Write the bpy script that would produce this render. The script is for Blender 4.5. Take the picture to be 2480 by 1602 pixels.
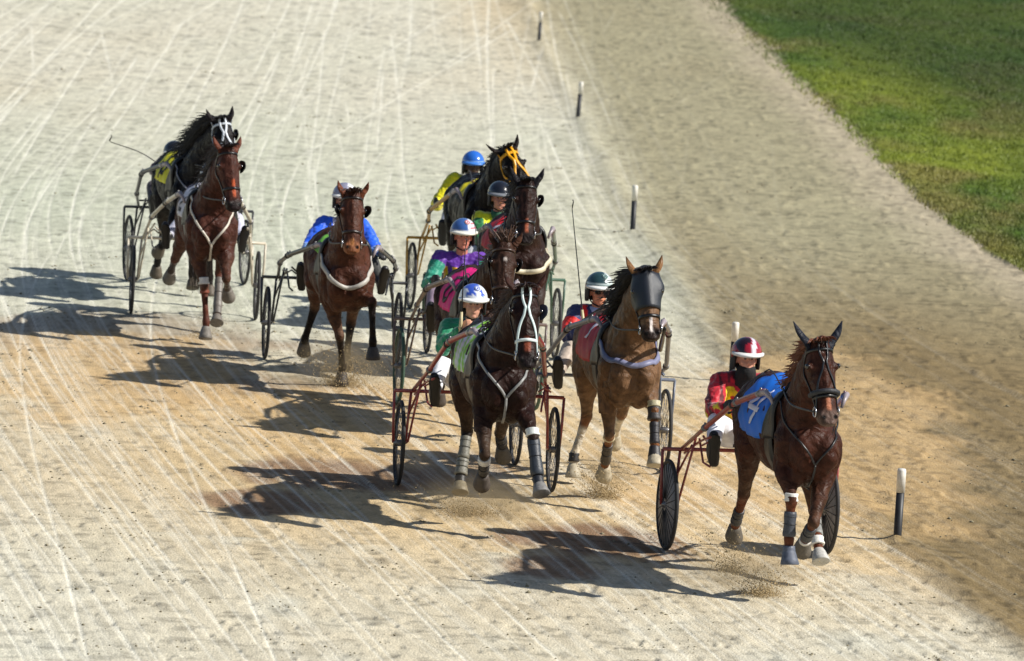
import bpy, math, random
import numpy as np
from mathutils import Vector, Matrix
from mathutils.bvhtree import BVHTree

for o in list(bpy.data.objects): bpy.data.objects.remove(o)
scene = bpy.context.scene
COL = scene.collection
R = math.radians

# ------------------------------------------------------------------ camera, sky, sun, exposure
PITCH, ROLL, CAMH = R(6.5), .06, 6.5
cam = bpy.data.cameras.new('camera'); camo = bpy.data.objects.new('camera', cam); COL.objects.link(camo)
camo.matrix_world = Matrix.Translation((0, 0, CAMH)) @ Matrix.Rotation(R(90) - PITCH, 4, 'X') @ Matrix.Rotation(ROLL, 4, 'Z')
cam.sensor_width = 36; cam.lens = 194.83; cam.clip_start = 1; cam.clip_end = 3000
cam.dof.use_dof = True; cam.dof.focus_distance = 43.5; cam.dof.aperture_fstop = 4.5
scene.camera = camo
SUNV = Vector((1.13, -.24, 1.0)).normalized()
elev = math.asin(SUNV.z); azim = math.atan2(SUNV.x, SUNV.y)
w = bpy.data.worlds.new('World'); scene.world = w; w.use_nodes = True
nt = w.node_tree; bg = nt.nodes['Background']
sky = nt.nodes.new('ShaderNodeTexSky'); sky.sky_type = 'NISHITA'; sky.sun_disc = False
sky.sun_elevation = elev; sky.sun_rotation = azim
nt.links.new(sky.outputs[0], bg.inputs[0]); bg.inputs[1].default_value = .075
sl = bpy.data.lights.new('sun', 'SUN'); sl.energy = 5.0; sl.angle = R(.8); sl.color = (1, .96, .885)
so = bpy.data.objects.new('sun', sl); COL.objects.link(so); so.rotation_euler = SUNV.to_track_quat('Z', 'Y').to_euler()
so.location = (30, -10, 40)
vs = scene.view_settings; vs.view_transform = 'Standard'; vs.look = 'None'; vs.gamma = 1; vs.exposure = .25

# ------------------------------------------------------------------ helpers
def lin(c):
    return tuple(((v/255)/12.92 if v/255 <= .04045 else ((v/255+.055)/1.055)**2.4) for v in c)

_m = {}
def mat(key, color, rough=.5, metal=0., var=.12, scale=18, bump=.0, bscale=60, spec=.5, sheen=0, coat=0, attr=None, stretch=None, ior=1.5):
    """procedural Principled material: colour (linear) or vertex attribute, mottled by noise, optional bump"""
    if key in _m: return _m[key]
    m = bpy.data.materials.new(key); m.use_nodes = True; n = m.node_tree; L = n.links
    b = n.nodes['Principled BSDF']
    tc = n.nodes.new('ShaderNodeTexCoord'); nz = n.nodes.new('ShaderNodeTexNoise')
    nz.inputs['Scale'].default_value = scale; nz.inputs['Detail'].default_value = 5
    src = tc.outputs['Object']
    if stretch:
        mp = n.nodes.new('ShaderNodeMapping'); mp.inputs['Scale'].default_value = stretch
        L.new(src, mp.inputs[0]); src = mp.outputs[0]
    L.new(src, nz.inputs['Vector'])
    mr = n.nodes.new('ShaderNodeMapRange'); mr.inputs['From Min'].default_value = .25; mr.inputs['From Max'].default_value = .75
    mr.inputs['To Min'].default_value = 1-var; mr.inputs['To Max'].default_value = 1+var
    L.new(nz.outputs['Fac'], mr.inputs['Value'])
    mx = n.nodes.new('ShaderNodeMix'); mx.data_type = 'RGBA'; mx.blend_type = 'MULTIPLY'; mx.inputs[0].default_value = 1
    if attr:
        at = n.nodes.new('ShaderNodeAttribute'); at.attribute_name = attr; L.new(at.outputs['Color'], mx.inputs[6])
    else:
        mx.inputs[6].default_value = (*color, 1)
    cb = n.nodes.new('ShaderNodeCombineColor')
    for i in range(3): L.new(mr.outputs[0], cb.inputs[i])
    L.new(cb.outputs[0], mx.inputs[7]); L.new(mx.outputs[2], b.inputs['Base Color'])
    b.inputs['Roughness'].default_value = rough; b.inputs['Metallic'].default_value = metal
    b.inputs['Specular IOR Level'].default_value = spec; b.inputs['IOR'].default_value = ior
    b.inputs['Sheen Weight'].default_value = sheen; b.inputs['Coat Weight'].default_value = coat
    if bump:
        n2 = n.nodes.new('ShaderNodeTexNoise'); n2.inputs['Scale'].default_value = bscale; n2.inputs['Detail'].default_value = 4
        L.new(src, n2.inputs['Vector'])
        bp = n.nodes.new('ShaderNodeBump'); bp.inputs['Strength'].default_value = bump; bp.inputs['Distance'].default_value = .01
        L.new(n2.outputs['Fac'], bp.inputs['Height']); L.new(bp.outputs[0], b.inputs['Normal'])
    _m[key] = m
    return m

def perp(t):
    t = Vector(t).normalized()
    a = Vector((0, 0, 1)) if abs(t.z) < .9 else Vector((1, 0, 0))
    u = t.cross(a).normalized(); v = t.cross(u).normalized()
    return u, v

class MB:
    def __init__(s): s.v = []; s.f = []
    def add(s, vs, fs):
        k = len(s.v); s.v += [tuple(p) for p in vs]; s.f += [tuple(i+k for i in f) for f in fs]
    def tube(s, pts, rad, seg=8, closed=False, caps=True):
        pts = [Vector(p) for p in pts]; n = len(pts)
        if not hasattr(rad, '__len__'): rad = [rad]*n
        vs = []; u = None
        for i, p in enumerate(pts):
            if closed: t = pts[(i+1) % n]-pts[i-1]
            else: t = pts[min(i+1, n-1)]-pts[max(i-1, 0)]
            if t.length < 1e-9: t = Vector((0, 0, 1))
            t.normalize()
            if u is None: u, v = perp(t)
            else:
                u = (u-t*u.dot(t)).normalized() if (u-t*u.dot(t)).length > 1e-6 else perp(t)[0]
                v = t.cross(u)
            for k in range(seg):
                a = 2*math.pi*k/seg; vs.append(p+(u*math.cos(a)+v*math.sin(a))*rad[i])
        fs = []
        for i in range(n if closed else n-1):
            j = (i+1) % n
            for k in range(seg):
                l = (k+1) % seg
                fs.append((i*seg+k, i*seg+l, j*seg+l, j*seg+k))
        if caps and not closed:
            fs.append(tuple(range(seg))[::-1]); fs.append(tuple((n-1)*seg+k for k in range(seg)))
        s.add(vs, fs)
    def loft(s, rings, seg=20, ex=2.0):
        """rings: (centre, u vector*halfwidth, v vector*halfheight)"""
        vs = []
        for c, u, v in rings:
            c, u, v = Vector(c), Vector(u), Vector(v)
            for k in range(seg):
                a = 2*math.pi*k/seg; ca, sa = math.cos(a), math.sin(a)
                vs.append(c+u*(math.copysign(abs(ca)**(2/ex), ca))+v*(math.copysign(abs(sa)**(2/ex), sa)))
        fs = []; n = len(rings)
        for i in range(n-1):
            for k in range(seg):
                l = (k+1) % seg; fs.append((i*seg+k, i*seg+l, (i+1)*seg+l, (i+1)*seg+k))
        fs.append(tuple(range(seg))[::-1]); fs.append(tuple((n-1)*seg+k for k in range(seg)))
        s.add(vs, fs)
    def ell(s, c, r, rot=None, seg=14, rings=9):
        c = Vector(c)
        if not hasattr(r, '__len__'): r = (r, r, r)
        vs = [Vector((0, 0, r[2]))]
        for i in range(1, rings):
            th = math.pi*i/rings
            for k in range(seg):
                a = 2*math.pi*k/seg
                vs.append(Vector((r[0]*math.sin(th)*math.cos(a), r[1]*math.sin(th)*math.sin(a), r[2]*math.cos(th))))
        vs.append(Vector((0, 0, -r[2])))
        if rot is not None: vs = [rot @ q for q in vs]
        fs = [(0, 1+k, 1+(k+1) % seg) for k in range(seg)]
        for i in range(rings-2):
            for k in range(seg):
                a = 1+i*seg+k; b = 1+i*seg+(k+1) % seg
                fs.append((a, a+seg, b+seg, b))
        e = len(vs)-1
        fs += [(e, 1+(rings-2)*seg+(k+1) % seg, 1+(rings-2)*seg+k) for k in range(seg)]
        s.add([c+q for q in vs], fs)
    def caps(s, pts, rad, seg=12):
        """limb: cones with spheres at the joints, meant for a union by remeshing"""
        for i in range(len(pts)-1):
            s.tube([pts[i], pts[i+1]], [rad[i], rad[i+1]], seg)
        for p, r in zip(pts, rad): s.ell(p, r*.995, seg=12, rings=8)
    def box(s, c, size, rot=None):
        c = Vector(c); h = [q/2 for q in size]
        vs = [Vector((x*h[0], y*h[1], z*h[2])) for x in (-1, 1) for y in (-1, 1) for z in (-1, 1)]
        if rot is not None: vs = [rot @ q for q in vs]
        s.add([c+q for q in vs], [(0, 1, 3, 2), (4, 6, 7, 5), (0, 4, 5, 1), (2, 3, 7, 6), (0, 2, 6, 4), (1, 5, 7, 3)])
    def sheet(s, grid, th):
        """grid[i][j] = (point, normal); closed slab of thickness th"""
        n, m = len(grid), len(grid[0])
        vs = [p+q*th for row in grid for p, q in row]+[p for row in grid for p, q in row]
        fs = []; o = n*m
        for i in range(n-1):
            for j in range(m-1):
                a, b, c, d = i*m+j, i*m+j+1, (i+1)*m+j+1, (i+1)*m+j
                fs += [(a, b, c, d), (o+a, o+d, o+c, o+b)]
        edge = [(i*m, (i+1)*m) for i in range(n-1)]+[((n-1)*m+j, (n-1)*m+j+1) for j in range(m-1)] + \
               [((i+1)*m+m-1, i*m+m-1) for i in range(n-1)]+[(j+1, j) for j in range(m-1)]
        fs += [(a, b, o+b, o+a) for a, b in edge]
        s.add(vs, fs)
    def mesh(s, name='m'):
        me = bpy.data.meshes.new(name); me.from_pydata(s.v, [], s.f); me.update(); return me
    def build(s, name, material, parent=None, smooth=True):
        me = s.mesh(name); me.materials.append(material)
        if smooth: me.polygons.foreach_set('use_smooth', [True]*len(me.polygons))
        o = bpy.data.objects.new(name, me); COL.objects.link(o); o.parent = parent
        return o

def remesh(mb, vox, smooth=4, fac=.5):
    me = mb.mesh(); o = bpy.data.objects.new('tmp', me); COL.objects.link(o)
    r = o.modifiers.new('r', 'REMESH'); r.mode = 'VOXEL'; r.voxel_size = vox
    if smooth:
        q = o.modifiers.new('s', 'SMOOTH'); q.iterations = smooth; q.factor = fac
    dg = bpy.context.evaluated_depsgraph_get()
    out = bpy.data.meshes.new_from_object(o.evaluated_get(dg))
    bpy.data.objects.remove(o); bpy.data.meshes.remove(me)
    return out

def coords(me):
    a = np.empty(len(me.vertices)*3, np.float32); me.vertices.foreach_get('co', a); return a.reshape(-1, 3).astype(float)

def setcol(me, col, name='tint'):
    at = me.color_attributes.new(name, 'FLOAT_COLOR', 'POINT')
    a = np.ones((len(me.vertices), 4), np.float32); a[:, :3] = col; at.data.foreach_set('color', a.ravel())

def link(name, me, material, parent=None, smooth=True):
    me.materials.clear(); me.materials.append(material)
    if smooth: me.polygons.foreach_set('use_smooth', [True]*len(me.polygons))
    me.name = name
    o = bpy.data.objects.new(name, me); COL.objects.link(o); o.parent = parent; return o

def empty(name, loc, rz, label, cat, group=None):
    o = bpy.data.objects.new(name, None); COL.objects.link(o); o.location = loc; o.rotation_euler = (0, 0, rz)
    o.empty_display_size = .2
    o['label'] = label; o['category'] = cat
    if group: o['group'] = group
    return o

def tag(o, label=None, cat=None, group=None, kind=None):
    for k, v in (('label', label), ('category', cat), ('group', group), ('kind', kind)):
        if v: o[k] = v
    return o

def segdist(P, a, b):
    a, b = np.array(a), np.array(b); d = b-a; t = np.clip(((P-a)@d)/(d@d), 0, 1)
    return np.linalg.norm(P-(a+t[:, None]*d), axis=1), t

def ss(x, a, b):
    t = np.clip((x-a)/(b-a), 0, 1); return t*t*(3-2*t)

def vnoise(x, y, seed=0):
    xi = np.floor(x).astype(np.int64); yi = np.floor(y).astype(np.int64); fx = x-xi; fy = y-yi
    fx = fx*fx*(3-2*fx); fy = fy*fy*(3-2*fy)
    def h(a, b):
        n = (a*374761393+b*668265263+seed*974634777) & 0xffffffff
        n = ((n ^ (n >> 13))*1274126177) & 0xffffffff
        return ((n ^ (n >> 16)) & 0xffff)/65535.
    return (h(xi, yi)*(1-fx)+h(xi+1, yi)*fx)*(1-fy)+(h(xi, yi+1)*(1-fx)+h(xi+1, yi+1)*fx)*fy

def fbm(x, y, o=4, seed=0):
    s = 0; a = .5; t = 0
    for i in range(o): s = s+a*vnoise(x*2**i, y*2**i, seed+i*17); t += a; a *= .5
    return s/t

# ------------------------------------------------------------------ ground: one sheet, finer where the race is
PEGS = [(3.17, 43.8), (2.17, 53.75), (1.42, 68.57), (.83, 86.86), (.18, 105.78)]
BOUND = [(5.5, 25), (3.75, 38.1), (3.38, 40.9), (2.85, 45.6), (2.14, 52.7), (1.72, 60.9), (1.25, 72.1), (.70, 87.5), (.12, 101.9), (-.25, 120.6), (-1, 160), (-12, 900)]
EDGE = [(16, 20), (9.2, 45), (7.4, 56), (6.14, 66.75), (5.85, 70.05), (5.59, 75), (5.3, 87.5), (5.04, 96.5), (4.73, 107.5), (4.25, 125.65), (4.05, 133), (3.2, 160), (-5, 900)]
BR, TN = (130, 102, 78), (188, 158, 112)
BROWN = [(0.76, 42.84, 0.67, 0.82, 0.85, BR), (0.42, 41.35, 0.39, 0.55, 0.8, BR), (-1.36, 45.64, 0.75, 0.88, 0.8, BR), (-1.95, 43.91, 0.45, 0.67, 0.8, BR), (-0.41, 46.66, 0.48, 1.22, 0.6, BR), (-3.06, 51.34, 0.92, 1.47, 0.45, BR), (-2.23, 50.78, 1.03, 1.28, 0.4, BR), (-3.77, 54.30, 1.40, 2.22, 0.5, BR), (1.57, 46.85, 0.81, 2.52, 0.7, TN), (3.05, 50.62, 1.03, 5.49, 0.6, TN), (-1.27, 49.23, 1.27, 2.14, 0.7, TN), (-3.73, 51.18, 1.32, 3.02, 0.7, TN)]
def along(tab, y):
    t = sorted(tab, key=lambda q: q[1]); return np.interp(y, [q[1] for q in t], [q[0] for q in t])
_by = np.linspace(-100, 1000, 5501); _bs = -.020-.185*(1-ss(_by, 43, 78))*np.clip((_by+60)/100, 0, 1); _bx = np.cumsum(_bs)*.2; _bx -= np.interp(70, _by, _bx)
def bendx(y): return np.interp(y, _by, _bx)

def build_ground():
    rng = np.random.RandomState(4)
    inv = np.linspace(1/31., 1/140., 760)
    ys = np.concatenate([[-80, -20, 0, 12, 22, 28], 1/inv, [150, 170, 200, 260, 400, 900]])
    s_in = np.linspace(-1, 1, 1000); g = np.array([1.2, 1.6, 2.4, 4, 8, 20, 60])
    ss_ = np.concatenate([-g[::-1], s_in, g])
    Y = np.repeat(ys[:, None], len(ss_), 1); W = .130*np.clip(Y, 25, 160)+.5
    X = ss_[None, :]*W
    Z = np.zeros_like(X)
    xb = along(BOUND, Y)+.10*(fbm(Y*.45, Y*0+3, 3, 9)-.5)*2; xe = along(EDGE, Y)+.22*(fbm(Y*.8, Y*0, 4, 5)-.5)*2+.34*(fbm(X*4, Y*1.6, 4, 8)-.5)
    inner = ss(X-xb, -.12-.012*np.clip(Y-45, 0, 60), .25+.02*np.clip(Y-45, 0, 60))          # loose strip between the pegs and the turf
    grass = ss(X-xe, -.015, .03)
    # colours
    pale = np.array(lin((196, 191, 172))); tan = np.array(lin((190, 163, 118))); green = np.array(lin((178, 182, 162)))
    brown = np.array(lin((124, 107, 75))); blue = np.array(lin((186, 188, 176)))
    n1 = fbm(X*.25+2, Y*.07, 4, 1); n2 = fbm(X*.5, Y*.12+7, 4, 2); n3 = fbm(X*2.0, Y*.9, 4, 3)
    warm = np.clip(1.15*np.exp(-((Y-47)/6.0)**2)*(.6+.9*ss(X+2.5, -2, 4))+.55*ss(Y, 100, 122)*ss(X, -3, 0)+.8*(n1-.5), 0, 1)
    gr = np.clip(.9*np.exp(-((Y-68)/15.)**2)+.7*(n2-.5), 0, 1)*(1-warm)
    def mixc(a, b, t): return a*(1-t[..., None])+b*t[..., None]
    C = np.ones(X.shape+(3,))*pale
    C = mixc(C, green, gr*.8); C = mixc(C, tan, warm*.85); C = mixc(C, blue, np.clip((n3-.5)*1.2*(Y < 42), 0, 1))
    inn = mixc(np.ones(X.shape+(3,))*brown, np.array(lin((153, 146, 118))), np.clip(ss(Y, 52, 75)+.5*(n2-.5), 0, 1))
    inn = mixc(inn, np.array(lin((184, 170, 148))), ss(X-xe, -1.4, -.05)*.6)
    C = mixc(C, inn, inner)
    # brown and tan patches mixed into the soil colour, with a ragged edge
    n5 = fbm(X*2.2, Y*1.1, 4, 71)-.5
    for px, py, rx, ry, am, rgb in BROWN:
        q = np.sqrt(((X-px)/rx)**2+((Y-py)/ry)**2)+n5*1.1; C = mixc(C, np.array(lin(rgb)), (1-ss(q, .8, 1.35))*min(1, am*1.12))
    grain = fbm(X*11, Y*5, 4, 21)
    C *= (1+.26*(grain-.5)*2)[..., None]; C *= (1-.30*ss(fbm(X*6, Y*9, 3, 91), .60, .72)*(1-grass))[..., None]
    C *= (1+.10*(fbm(X*3, Y*1.6, 3, 31)-.5)*2)[..., None]
    # wheel tracks: pale polished grooves that follow the bend
    T = np.zeros_like(X)
    rows = np.arange(len(ys))
    for k in range(760):
        c = rng.uniform(-12.5, 2.2); dr = rng.normal(0, .010) if rng.rand() < .8 else rng.normal(0, .05)
        y0 = rng.uniform(22, 110) if rng.rand() < .42 else rng.uniform(22, 48); y1 = y0+rng.uniform(6, 50); wd = rng.uniform(.006, .014); am = .80*rng.uniform(.2, 1.)**1.3
        am *= .35+.65*(rng.rand() < .5)
        for off in ((0, 1.28) if rng.rand() < .5 else (0,)):
            rr = rows[(ys > y0) & (ys < y1)]
            if len(rr) == 0: continue
            yy = ys[rr]
            xc = c+off+bendx(yy)+dr*(yy-55)+.04*np.sin(yy*.09+k)+.004*np.sin(yy*.8+k*2)
            fade = ss(yy, y0, y0+3)*(1-ss(yy, y1-3, y1))*am*(.45+.55*vnoise(yy*.9, yy*0+k, 77))
            ww = np.maximum(wd, yy*.00022)
            sub = X[rr]; d = (sub-xc[:, None])/ww[:, None]
            T[rr] = np.maximum(T[rr], np.exp(-d*d)*fade[:, None])
    T *= (1-inner*.8)
    white = np.array(lin((236, 233, 218)))
    C = mixc(C, white, np.clip(T*1.0, 0, .85))
    Z -= .008*T
    # loose sand lumps, harrow ripple and hoof pits
    fine = ss(Y, 28, 33)*(1-ss(Y, 136, 145))*(np.abs(ss_)[None, :] <= 1)
    Z += fine*.009*(fbm(X*9, Y*4, 3, 41)-.5)
    Z += fine*inner*.020*(fbm(X*3.2, Y*1.5, 4, 42)-.5)
    Z += fine*inner*.020*np.clip(fbm(X*7, Y*2.6, 2, 43)-.56, 0, 1)*3
    bank = np.exp(-((X-xb-.18)/.16)**2); Z += fine*bank*.03
    ds = ss_[7+500]-ss_[7+499]
    npit = 9000
    py = 1/rng.uniform(1/138., 1/31.5, npit)
    py = np.where(rng.rand(npit) < .5, rng.uniform(32, 110, npit), py)
    clus = rng.uniform(-1, 1, npit)*(.112*py)
    for x0, y0 in zip(clus, py):
        x0 += 0; r = rng.uniform(.02, .055); ry = rng.uniform(.02, .06); dep = rng.uniform(.004, .016)
        i0 = np.searchsorted(ys, y0-3*ry); i1 = np.searchsorted(ys, y0+3*ry)
        if i1-i0 < 2: i0 -= 1; i1 += 1
        W0 = .130*y0+.5
        j0 = int((x0-3*r)/W0/ds+500+7); j1 = int((x0+3*r)/W0/ds+500+8)+1
        j0 = max(j0, 8); j1 = min(j1, 1006)
        if j1 <= j0: continue
        dx = (X[i0:i1, j0:j1]-x0)/r; dy = (Y[i0:i1, j0:j1]-y0)/ry
        q = np.exp(-(dx*dx+dy*dy)); q2 = np.exp(-((dx-1.1)**2+dy*dy*1.2))
        Z[i0:i1, j0:j1] += -dep*q+dep*.7*q2
        C[i0:i1, j0:j1] *= (1-.22*q)[..., None]  # shade inside each pit is painted into the soil colour
    for px, py in PEGS: Z += .035*np.exp(-((X-px)/.07)**2-((Y-py)/.10)**2)
    # turf
    g1 = fbm(X*.45, Y*.11, 4, 51); g2 = fbm(X*5, Y*1.6, 4, 52); far = ss(X-xe+.11*(Y-88), 0.5, 5.5)
    ga = np.array(lin((116, 126, 38))); gb = np.array(lin((74, 98, 30))); gc = np.array(lin((42, 62, 20))); gd = np.array(lin((116, 108, 60)))
    G = mixc(np.ones(X.shape+(3,))*ga, gb, np.clip((g1-.40)*3.2, 0, 1)); G = mixc(G, gd, np.clip((fbm(X*.7, Y*.2, 3, 55)-.56)*4, 0, .7))
    G = mixc(G, gc, far*.8); G *= (1+.25*(g2-.5))[..., None]
    C = mixc(C, G, grass)
    Z += fine*grass*(.035+.03*(g2-.5))
    n, m = X.shape
    V = np.stack([X, Y, Z], -1).reshape(-1, 3).astype(np.float32)
    ii, jj = np.meshgrid(np.arange(n-1), np.arange(m-1), indexing='ij')
    a = (ii*m+jj).ravel(); F = np.stack([a, a+1, a+m+1, a+m], 1).astype(np.int32)
    me = bpy.data.meshes.new('racetrack_ground'); me.vertices.add(len(V)); me.vertices.foreach_set('co', V.ravel())
    me.loops.add(F.size); me.loops.foreach_set('vertex_index', F.ravel())
    me.polygons.add(len(F)); me.polygons.foreach_set('loop_start', np.arange(0, F.size, 4, dtype=np.int32))
    me.update(calc_edges=True); me.validate()
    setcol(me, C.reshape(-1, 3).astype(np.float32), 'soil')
    m_ = bpy.data.materials.new('raked_sand_and_turf'); m_.use_nodes = True; N = m_.node_tree; L = N.links; b = N.nodes['Principled BSDF']
    at = N.nodes.new('ShaderNodeAttribute'); at.attribute_name = 'soil'
    tc = N.nodes.new('ShaderNodeTexCoord'); nz = N.nodes.new('ShaderNodeTexNoise'); nz.inputs['Scale'].default_value = 42; nz.inputs['Detail'].default_value = 6; nz.inputs['Roughness'].default_value = .75
    mp = N.nodes.new('ShaderNodeMapping'); mp.inputs['Scale'].default_value = (1, .5, 1); L.new(tc.outputs['Object'], mp.inputs[0]); L.new(mp.outputs[0], nz.inputs['Vector'])
    mr = N.nodes.new('ShaderNodeMapRange'); mr.inputs['From Min'].default_value = .3; mr.inputs['From Max'].default_value = .7; mr.inputs['To Min'].default_value = .74; mr.inputs['To Max'].default_value = 1.24
    L.new(nz.outputs['Fac'], mr.inputs['Value'])
    vm = N.nodes.new('ShaderNodeVectorMath'); vm.operation = 'SCALE'; L.new(at.outputs['Color'], vm.inputs[0]); L.new(mr.outputs[0], vm.inputs['Scale'])
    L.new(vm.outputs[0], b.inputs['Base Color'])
    b.inputs['Roughness'].default_value = .95; b.inputs['Specular IOR Level'].default_value = .15
    n2 = N.nodes.new('ShaderNodeTexNoise'); n2.inputs['Scale'].default_value = 60; n2.inputs['Detail'].default_value = 5; L.new(mp.outputs[0], n2.inputs['Vector'])
    bp = N.nodes.new('ShaderNodeBump'); bp.inputs['Strength'].default_value = .5; bp.inputs['Distance'].default_value = .02
    L.new(n2.outputs['Fac'], bp.inputs['Height']); L.new(bp.outputs[0], b.inputs['Normal'])
    o = link('racetrack_ground', me, m_, smooth=True); tag(o, kind='structure')
    return o
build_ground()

def rocks(name, pos, size, material, seed, squash=.6):
    """many small irregular lumps in one mesh"""
    rng = np.random.RandomState(seed); t = (1+5**.5)/2
    base = np.array([(-1, 0, 0), (1, 0, 0), (0, -1, 0), (0, 1, 0), (0, 0, -1), (0, 0, 1), (.6, .6, .55), (-.6, .6, -.5)])
    base = base[:6]; tri = np.array([(0, 2, 5), (2, 1, 5), (1, 3, 5), (3, 0, 5), (2, 0, 4), (1, 2, 4), (3, 1, 4), (0, 3, 4)])
    n = len(pos); V = base[None]*(1+.45*rng.uniform(-1, 1, (n, 6, 1)))*size[:, None, None]
    V[..., 2] *= squash
    a = rng.uniform(0, 6.28, n); c, s_ = np.cos(a)[:, None], np.sin(a)[:, None]
    V = np.stack([V[..., 0]*c-V[..., 1]*s_, V[..., 0]*s_+V[..., 1]*c, V[..., 2]], -1)+pos[:, None, :]
    F = (tri[None]+(np.arange(n)*6)[:, None, None]).reshape(-1, 3)
    me = bpy.data.meshes.new(name); me.vertices.add(n*6); me.vertices.foreach_set('co', V.astype(np.float32).ravel())
    me.loops.add(F.size); me.loops.foreach_set('vertex_index', F.astype(np.int32).ravel())
    me.polygons.add(len(F)); me.polygons.foreach_set('loop_start', np.arange(0, F.size, 3, dtype=np.int32))
    me.update(calc_edges=True)
    return link(name, me, material, smooth=False)

m_clod = mat('damp_sand_clod', lin((138, 130, 108)), .95, var=.35, scale=3, spec=.1)
m_spray = mat('flying_sand', lin((178, 158, 122)), .95, var=.3, scale=30, spec=.1)
def scatter_clods():
    rng = np.random.RandomState(12)
    P = []
    for k in range(1500):                       # strings of crumbs thrown by hooves and the harrow
        y = rng.uniform(33, 62) if rng.rand() < .7 else rng.uniform(60, 112); x = rng.uniform(-1, 1)*.11*y
        n = rng.randint(2, 9); L = rng.uniform(.05, .28)
        for j in range(n): P.append((x+rng.normal(0, .6)*L, y+rng.normal(0, .09), .002, (.0025+min(rng.exponential(.0042), .02))*(1+.008*(y-40))))
    P = np.array(P); xe = along(EDGE, P[:, 1]); P = P[P[:, 0] < xe-.05]
    o = rocks('sand_clods', P[:, :3], P[:, 3], m_clod, 3); tag(o, 'small dark crumbs of damp sand strewn over the pale track', 'sand clods', kind='stuff')
scatter_clods()

def build_grass():
    rng = np.random.RandomState(8); n = 170000
    y = 1/rng.uniform(1/142., 1/62., n); xe = along(EDGE, y); x = xe+(rng.uniform(0, 1, n)-.07*rng.uniform(0, 1, n)**2)*(np.clip(.105*y-xe, .5, 99)+.8)
    h = rng.uniform(.02, .045, n)*(1+.5*fbm(x*2, y*.8, 3, 5)); wd = rng.uniform(.006, .012, n)*(y/75)
    a = rng.uniform(0, 3.14, n); lx, ly = rng.normal(0, .02, n), rng.normal(0, .02, n)
    z0 = np.full(n, .025)
    V = np.stack([np.stack([x-wd*np.cos(a), y-wd*np.sin(a), z0], -1), np.stack([x+wd*np.cos(a), y+wd*np.sin(a), z0], -1), np.stack([x+lx, y+ly, z0+h], -1)], 1).reshape(-1, 3)
    F = np.arange(3*n).reshape(-1, 3)
    me = bpy.data.meshes.new('grass'); me.vertices.add(3*n); me.vertices.foreach_set('co', V.astype(np.float32).ravel())
    me.loops.add(F.size); me.loops.foreach_set('vertex_index', F.astype(np.int32).ravel())
    me.polygons.add(n); me.polygons.foreach_set('loop_start', np.arange(0, F.size, 3, dtype=np.int32)); me.update(calc_edges=True)
    g1 = fbm(x*.45, y*.11, 4, 51); far = ss(x-xe+.11*(y-88), .5, 5.5)
    c = np.array(lin((122, 134, 38)))[None]*(1-np.clip((g1-.4)*3.2, 0, 1))[:, None]+np.array(lin((78, 102, 30)))[None]*np.clip((g1-.4)*3.2, 0, 1)[:, None]
    dr = np.clip((fbm(x*.7, y*.2, 3, 55)-.56)*4, 0, .7)[:, None]; c = c*(1-dr)+np.array(lin((140, 128, 66)))[None]*dr
    c = c*(1-far*.8)[:, None]+np.array(lin((44, 64, 20)))[None]*(far*.8)[:, None]
    c *= rng.uniform(.88, 1.12, (n, 1))
    setcol(me, np.repeat(c, 3, 0), 'tint')
    o = link('grass', me, mat('grass_blade', None, .6, attr='tint', var=.2, scale=2), smooth=False)
    tag(o, 'short mottled green turf of the infield beside the track', 'grass', kind='stuff')
build_grass()

# ------------------------------------------------------------------ marker pegs
m_pegb = mat('black_plastic', lin((34, 35, 38)), .5, var=.7, scale=6)
m_pegw = mat('white_cap_plastic', lin((222, 218, 208)), .5, var=.22, scale=22)
PEGLAB = ['nearest black marker peg with white top, right of the leading horse', 'black peg with white top just behind the red helmeted driver',
          'black and white peg standing free right of the middle horses', 'white topped black peg second from the top of the picture', 'farthest and smallest black and white marker peg at the top']
for (x, y), lb, ln in zip(PEGS, PEGLAB, (.0, .01, .0, .04, .02)):
    t = empty('marker_peg', (x, y, 0), 0, lb, 'marker peg', 'marker pegs along the inside of the track')
    t.rotation_euler = (0, ln, 0)
    b = MB(); b.tube([(0, 0, -.08), (0, 0, .02), (0, 0, .40)], [.034, .033, .033], 20); b.build('post', m_pegb, t)
    b = MB(); b.tube([(0, 0, .40), (0, 0, .575), (0, 0, .59)], [.0355, .0355, .030], 20); b.build('cap', m_pegw, t)
# ------------------------------------------------------------------ materials shared by horses, sulkies and drivers
m_black = mat('black_harness', lin((22, 21, 23)), .38, var=.25, scale=25, bump=.2)
m_metal = mat('bright_metal', lin((190, 190, 195)), .25, metal=.9, var=.1)
m_hoof = mat('horn_hoof', None, .6, attr='tint', var=.25, scale=30, bump=.3, bscale=40)
m_tyre = mat('tyre_rubber', lin((44, 43, 44)), .75, var=.35, scale=14)
m_disc = mat('grey_wheel_disc', lin((128, 124, 124)), .5, var=.3, scale=20)
m_chrome = mat('spoke_metal', lin((120, 118, 118)), .4, metal=.7, var=.2)
m_eye = mat('dark_eye', lin((14, 9, 7)), .12, var=.05, coat=1)
m_skin = mat('skin_and_gloves', None, .5, attr='tint', var=.08, scale=40)
m_cloth = mat('silk_jacket', None, .50, attr='tint', var=.22, scale=14, bump=.8, bscale=22, sheen=.3, spec=.3)
m_helm = mat('painted_helmet', None, .22, attr='tint', var=.05, coat=.6)
m_coat = {}
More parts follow.
